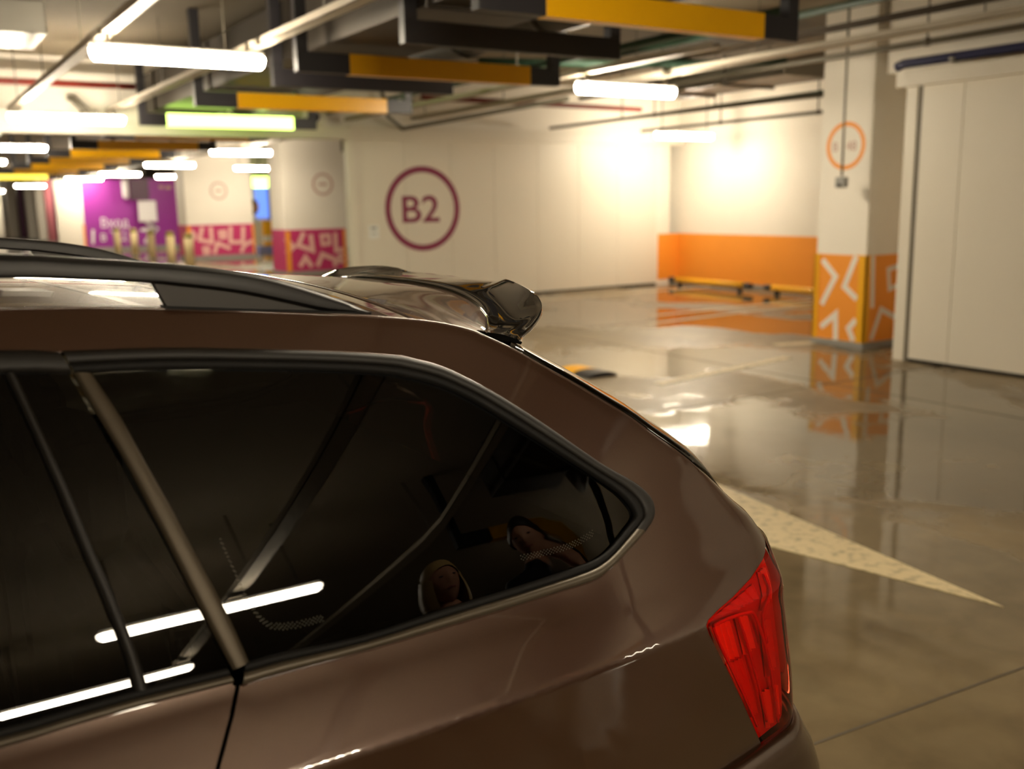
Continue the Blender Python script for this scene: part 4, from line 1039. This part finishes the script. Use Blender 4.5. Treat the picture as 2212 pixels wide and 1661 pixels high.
bm = bmesh.new(); bm.from_mesh(spo.data); bmesh.ops.recalc_face_normals(bm, faces=bm.faces); bm.to_mesh(spo.data); bm.free()
md = spo.modifiers.new('split', 'EDGE_SPLIT'); md.split_angle = math.radians(50)
# black cheek under the spoiler end
for s in (0, 1):
    P = [(onY(u, v, .29)[0], .29, onY(u, v, .29)[2]) for u, v in ((1048, 716), (1062, 727), (1095, 735), (1114, 729), (1117, 752), (1104, 750), (1075, 734), (1050, 724))]
    P = [(p[0], p[1] if s == 0 else W-p[1], p[2]) for p in P]
    prism('spoiler_cheek', P, (0, .05 if s == 0 else -.05, 0), M_gloss, TG)
# ---- front of the car (out of frame): bonnet, wings, bumper
V, F = [], []; sec = [(-3.16, .985, .03, .24), (-3.4, .965, .04, .24), (-3.8, .90, .07, .24), (-4.1, .82, .12, .24), (-4.3, .70, .20, .25), (-4.40, .58, .30, .28)]
for (x, zt, ys_, zb_) in sec:
    for k in range(25):
        q = -1+2*k/24; a = abs(q); y = YCEN+math.copysign(min(1, a*1.55), q)*(YCEN-ys_) if a < .645 else YCEN+math.copysign(1, q)*(YCEN-ys_)
        z = zt+.04*(1-(a/.645)**2)-.04*(a/.645)**6 if a < .645 else zt-.04-(a-.645)/.355*(zt-.04-zb_)
        V.append((x, y, z))
for i in range(len(sec)-1):
    for k in range(24): F.append((i*25+k, i*25+k+1, (i+1)*25+k+1, (i+1)*25+k))
F.append(tuple(range((len(sec)-1)*25, len(sec)*25)))
mk('bonnet', V, F, M_paint, car, True)
for s in (0, 1):
    P = [(-3.02, 1.0), (-3.2, 1.0), (-3.22, 1.12), (-3.05, 1.13)]; y = -.06 if s == 0 else W+.06
    mo = box('door_mirror', (-3.12, y-.14 if s == 0 else y, .99), (-2.98, y+.0 if s == 0 else y+.14, 1.13), M_paint, car, .03)
# ---- wheels
def wheel(x, yo):
    sgn = 1 if yo < YCEN else -1
    prof_ = [(.20, .03), (.30, .0), (.318, .03), (.318, .18), (.30, .21), (.20, .19)]
    V, F = [], []; n = 40
    for k in range(n):
        a = 2*PI*k/n
        for r_, d in prof_: V.append((x+r_*math.cos(a), yo+sgn*d, .318+r_*math.sin(a)))
    m_ = len(prof_)
    for k in range(n):
        for j in range(m_): F.append((k*m_+j, k*m_+(j+1) % m_, ((k+1) % n)*m_+(j+1) % m_, ((k+1) % n)*m_+j))
    t = mk('wheel', V, F, M_tyre, car, True)
    V, F = [], []
    for s in range(5):
        a = 2*PI*s/5; c, si = math.cos(a), math.sin(a)
        i0 = len(V)
        for r_, wd in ((.0, .05), (.205, .028)):
            for e in (-1, 1):
                for d in (.03, .06): V.append((x+r_*c-e*wd*si, yo+sgn*d, .318+r_*si+e*wd*c))
        F += [tuple(i0+q for q in f) for f in ((0, 2, 6, 4), (1, 5, 7, 3), (0, 4, 5, 1), (2, 3, 7, 6), (4, 6, 7, 5))]
    mk('spokes', V, F, M_rim, t)
for x in (ax_, -3.62):
    wheel(x, .02); wheel(x, W-.02)
# ---- cabin
box('floor_pan', (-4.2, .1, .20), (-.12, W-.1, .26), M_inner, car)
box('cargo_cover', (-1.02, .14, .955), (-.36, W-.14, .985), M_inner, car)
def seat(x, y0, y1, tilt):
    b_ = box('seat_back', (x, y0, .35), (x+.14, y1, 1.06), M_seat, car, .04)
    box('headrest', (x+.02, (y0+y1)/2-.13, 1.09), (x+.11, (y0+y1)/2+.13, 1.27), M_seat, b_, .04)
    box('seat_cushion', (x-.5, y0, .35), (x, y1, .52), M_seat, b_, .04)
for y0, y1 in ((.2, .62), (.67, 1.12), (1.17, 1.6)): seat(-1.22, y0, y1, 0)
for y0, y1 in ((.22, .78), (1.03, 1.58)): seat(-2.2, y0, y1, 0)
box('headliner', (-2.4, .3, 1.385), (-.75, W-.3, 1.395), M_inner, car)

# ================================================================== TWO PEOPLE standing right of the photographer (seen mirrored in the window and doors)
def person(label, loc, rotz, H, skin, hair, top, legs, long_hair, head_tilt):
    k = H/1.75
    J = {'pelvis': (0, 0, .95, .15, .11), 'spine': (0, -.01, 1.12, .135, .10), 'chest': (0, 0, 1.31, .165, .115), 'nb': (0, -.01, 1.455, .075, .07), 'nt': (0, .012, 1.56, .052, .052)}
    Ed = [('pelvis', 'spine'), ('spine', 'chest'), ('chest', 'nb'), ('nb', 'nt')]
    for s_, n_ in ((-1, 'l'), (1, 'r')):
        J.update({'sh'+n_: (s_*.17, -.01, 1.42, .068, .062), 'el'+n_: (s_*.235, -.03, 1.15, .05, .048), 'wr'+n_: (s_*.235, .06, .92, .032, .028), 'pa'+n_: (s_*.232, .09, .85, .024, .038),
                  'hi'+n_: (s_*.09, 0, .90, .10, .095), 'kn'+n_: (s_*.10, .02, .50, .068, .066), 'an'+n_: (s_*.10, -.02, .10, .046, .05), 'to'+n_: (s_*.115, .15, .035, .045, .032)})
        Ed += [('chest', 'sh'+n_), ('sh'+n_, 'el'+n_), ('el'+n_, 'wr'+n_), ('wr'+n_, 'pa'+n_), ('pelvis', 'hi'+n_), ('hi'+n_, 'kn'+n_), ('kn'+n_, 'an'+n_), ('an'+n_, 'to'+n_)]
        for f_, (dy, ln) in enumerate(((.03, .070), (.010, .080), (-.010, .075), (-.028, .060))):
            J['f%d%s' % (f_, n_)] = (s_*.230, .10+dy, .805, .009, .009); J['g%d%s' % (f_, n_)] = (s_*.222, .115+dy*1.1, .805-ln*.55, .0085, .0085); J['h%d%s' % (f_, n_)] = (s_*.208, .118+dy*1.1, .805-ln, .0075, .0075)
            Ed += [('pa'+n_, 'f%d%s' % (f_, n_)), ('f%d%s' % (f_, n_), 'g%d%s' % (f_, n_)), ('g%d%s' % (f_, n_), 'h%d%s' % (f_, n_))]
        J['t0'+n_] = (s_*.215, .135, .86, .011, .011); J['t1'+n_] = (s_*.205, .150, .815, .009, .009); Ed += [('pa'+n_, 't0'+n_), ('t0'+n_, 't1'+n_)]
    names = list(J); me = bpy.data.meshes.new('sk'); me.from_pydata([J[n_][:3] for n_ in names], [(names.index(a), names.index(b)) for a, b in Ed], [])
    o = bpy.data.objects.new('sk', me); COL.objects.link(o); o.modifiers.new('skin', 'SKIN'); sd = me.skin_vertices[0].data
    for i, n_ in enumerate(names): sd[i].radius = J[n_][3:]; sd[i].use_root = (n_ == 'pelvis')
    m2 = o.modifiers.new('sub', 'SUBSURF'); m2.levels = 2; m2.render_levels = 2
    ev = bpy.data.meshes.new_from_object(o.evaluated_get(bpy.context.evaluated_depsgraph_get()))
    V = [tuple(v.co) for v in ev.vertices]; F = [tuple(p.vertices) for p in ev.polygons]; bpy.data.objects.remove(o)
    # head with jaw, nose, brow and ears, grown into the neck
    def headpt(a, b, r_=1.0):
        x, y, z = .074*math.cos(b)*math.sin(a), .092*math.cos(b)*math.cos(a), .118*math.sin(b)
        if z < 0: x *= 1+z*2.6; y *= 1+z*.9 if y < 0 else 1+z*.5
        if y > 0:
            y += .020*math.exp(-(x/.012)**2-((z+.012)/.020)**2)+.006*math.exp(-(x/.02)**2-((z-.02)/.02)**2)
            y -= .008*(math.exp(-((abs(x)-.031)/.014)**2-((z-.012)/.010)**2))
            y += .006*math.exp(-(x/.022)**2-((z+.055)/.009)**2)
        if abs(a) > 1.2 and abs(a) < 1.9 and abs(z) < .03: x *= 1.10
        return np.array([x, y, z])*r_
    ct, st = math.cos(head_tilt), math.sin(head_tilt)
    def place(p): return (p[0], p[1]*ct+p[2]*st+.03, -p[1]*st+p[2]*ct+1.645)
    i0 = len(V); na, nb_ = 40, 24
    for j in range(nb_+1):
        for i in range(na): V.append(place(headpt(-PI+2*PI*i/na, -PI/2+PI*j/nb_)))
    for j in range(nb_):
        for i in range(na): F.append((i0+j*na+i, i0+j*na+(i+1) % na, i0+(j+1)*na+(i+1) % na, i0+(j+1)*na+i))
    c, s__ = math.cos(rotz), math.sin(rotz)
    tf = lambda v: (v[0]*k*c-v[1]*k*s__+loc[0], v[0]*k*s__+v[1]*k*c+loc[1], v[2]*k+loc[2])
    root = thing('person', label, 'person', loc)
    b = mk('body', [tf(v) for v in V], F, skin, root, True)
    for m_ in (top, legs, mat('dark_shoes', srgb(22, 20, 19), .5)): b.data.materials.append(m_)
    for p in b.data.polygons:
        q = np.mean([V[i] for i in p.vertices], 0); hd = min(p.vertices) >= i0
        if hd or q[2] > 1.50 or (abs(q[0]) > .17 and q[2] < .91 and q[2] > .70 and q[1] > .05): p.material_index = 0
        elif q[2] > .93 or (abs(q[0]) > .17 and q[2] > .88): p.material_index = 1
        elif q[2] > .085: p.material_index = 2
        else: p.material_index = 3
    # hair
    hv, hf = [], []
    for j in range(17):
        for i in range(na+1):
            a = -PI+2*PI*i/na; front = max(0, math.cos(a))**1.0; lo_ = (.62*front if not long_hair else .55*max(0, math.cos(a*1.15))**.8)-(.35 if not long_hair else .2)*(1-front); bt = lo_+(PI/2-lo_)*j/16
            p = headpt(a, bt, 1.10); p[1] = min(p[1], .098); hv.append(place(p))
    for j in range(16):
        for i in range(na): hf.append((j*(na+1)+i, j*(na+1)+i+1, (j+1)*(na+1)+i+1, (j+1)*(na+1)+i))
    mk('hair', [tf(v) for v in hv], hf, hair, root, True)
    if long_hair:
        lv, lf = [], []
        for j in range(9):
            for i in range(25):
                a = .75+(2*PI-1.5)*i/24; t = j/8; r_ = (.088+.018*math.sin(PI*t))*(1+.02*math.sin(a*13)); lv.append((r_*math.sin(a), r_*1.12*math.cos(a)+.02-.02*t, 1.66-.22*t))
        for j in range(8):
            for i in range(24): lf.append((j*25+i, j*25+i+1, (j+1)*25+i+1, (j+1)*25+i))
        mk('hair_lengths', [tf(v) for v in lv], lf, hair, root, True)
    for s_ in (-1, 1):
        P = [tf(place(np.array([s_*.031+.010*math.cos(2*PI*q/10), .082, .012+.005*math.sin(2*PI*q/10)]))) for q in range(10)]; Q = [tf(place(np.array([s_*.031, .088, .012])))]
        mk('eye', P+Q, [(q, (q+1) % 10, 10) for q in range(10)], M_black, root, True)
    lip = [tf(place(np.array([x, .089-abs(x)*.35, -.054+dz]))) for x in np.linspace(-.022, .022, 9) for dz in (-.004, .004)]
    mk('mouth', lip, [(2*i, 2*i+2, 2*i+3, 2*i+1) for i in range(8)], mat('lips', srgb(150, 72, 66), .5), root, True)
SK = mat('skin', srgb(205, 150, 122), .55)
person('blond person in a dark coat facing the side window', (.02, -1.46, 0), .15, 1.62, SK, mat('blond_hair', srgb(214, 180, 120), .5), mat('dark_coat', srgb(26, 24, 26), .8), mat('dark_jeans', srgb(30, 32, 40), .8), True, .0)
person('dark haired person in black glancing down beside the blond person', (.62, -1.52, 0), .75, 1.79, SK, mat('dark_hair', srgb(28, 20, 16), .5), mat('black_jacket', srgb(18, 18, 19), .75), mat('black_trousers', srgb(20, 20, 22), .8), False, .25)
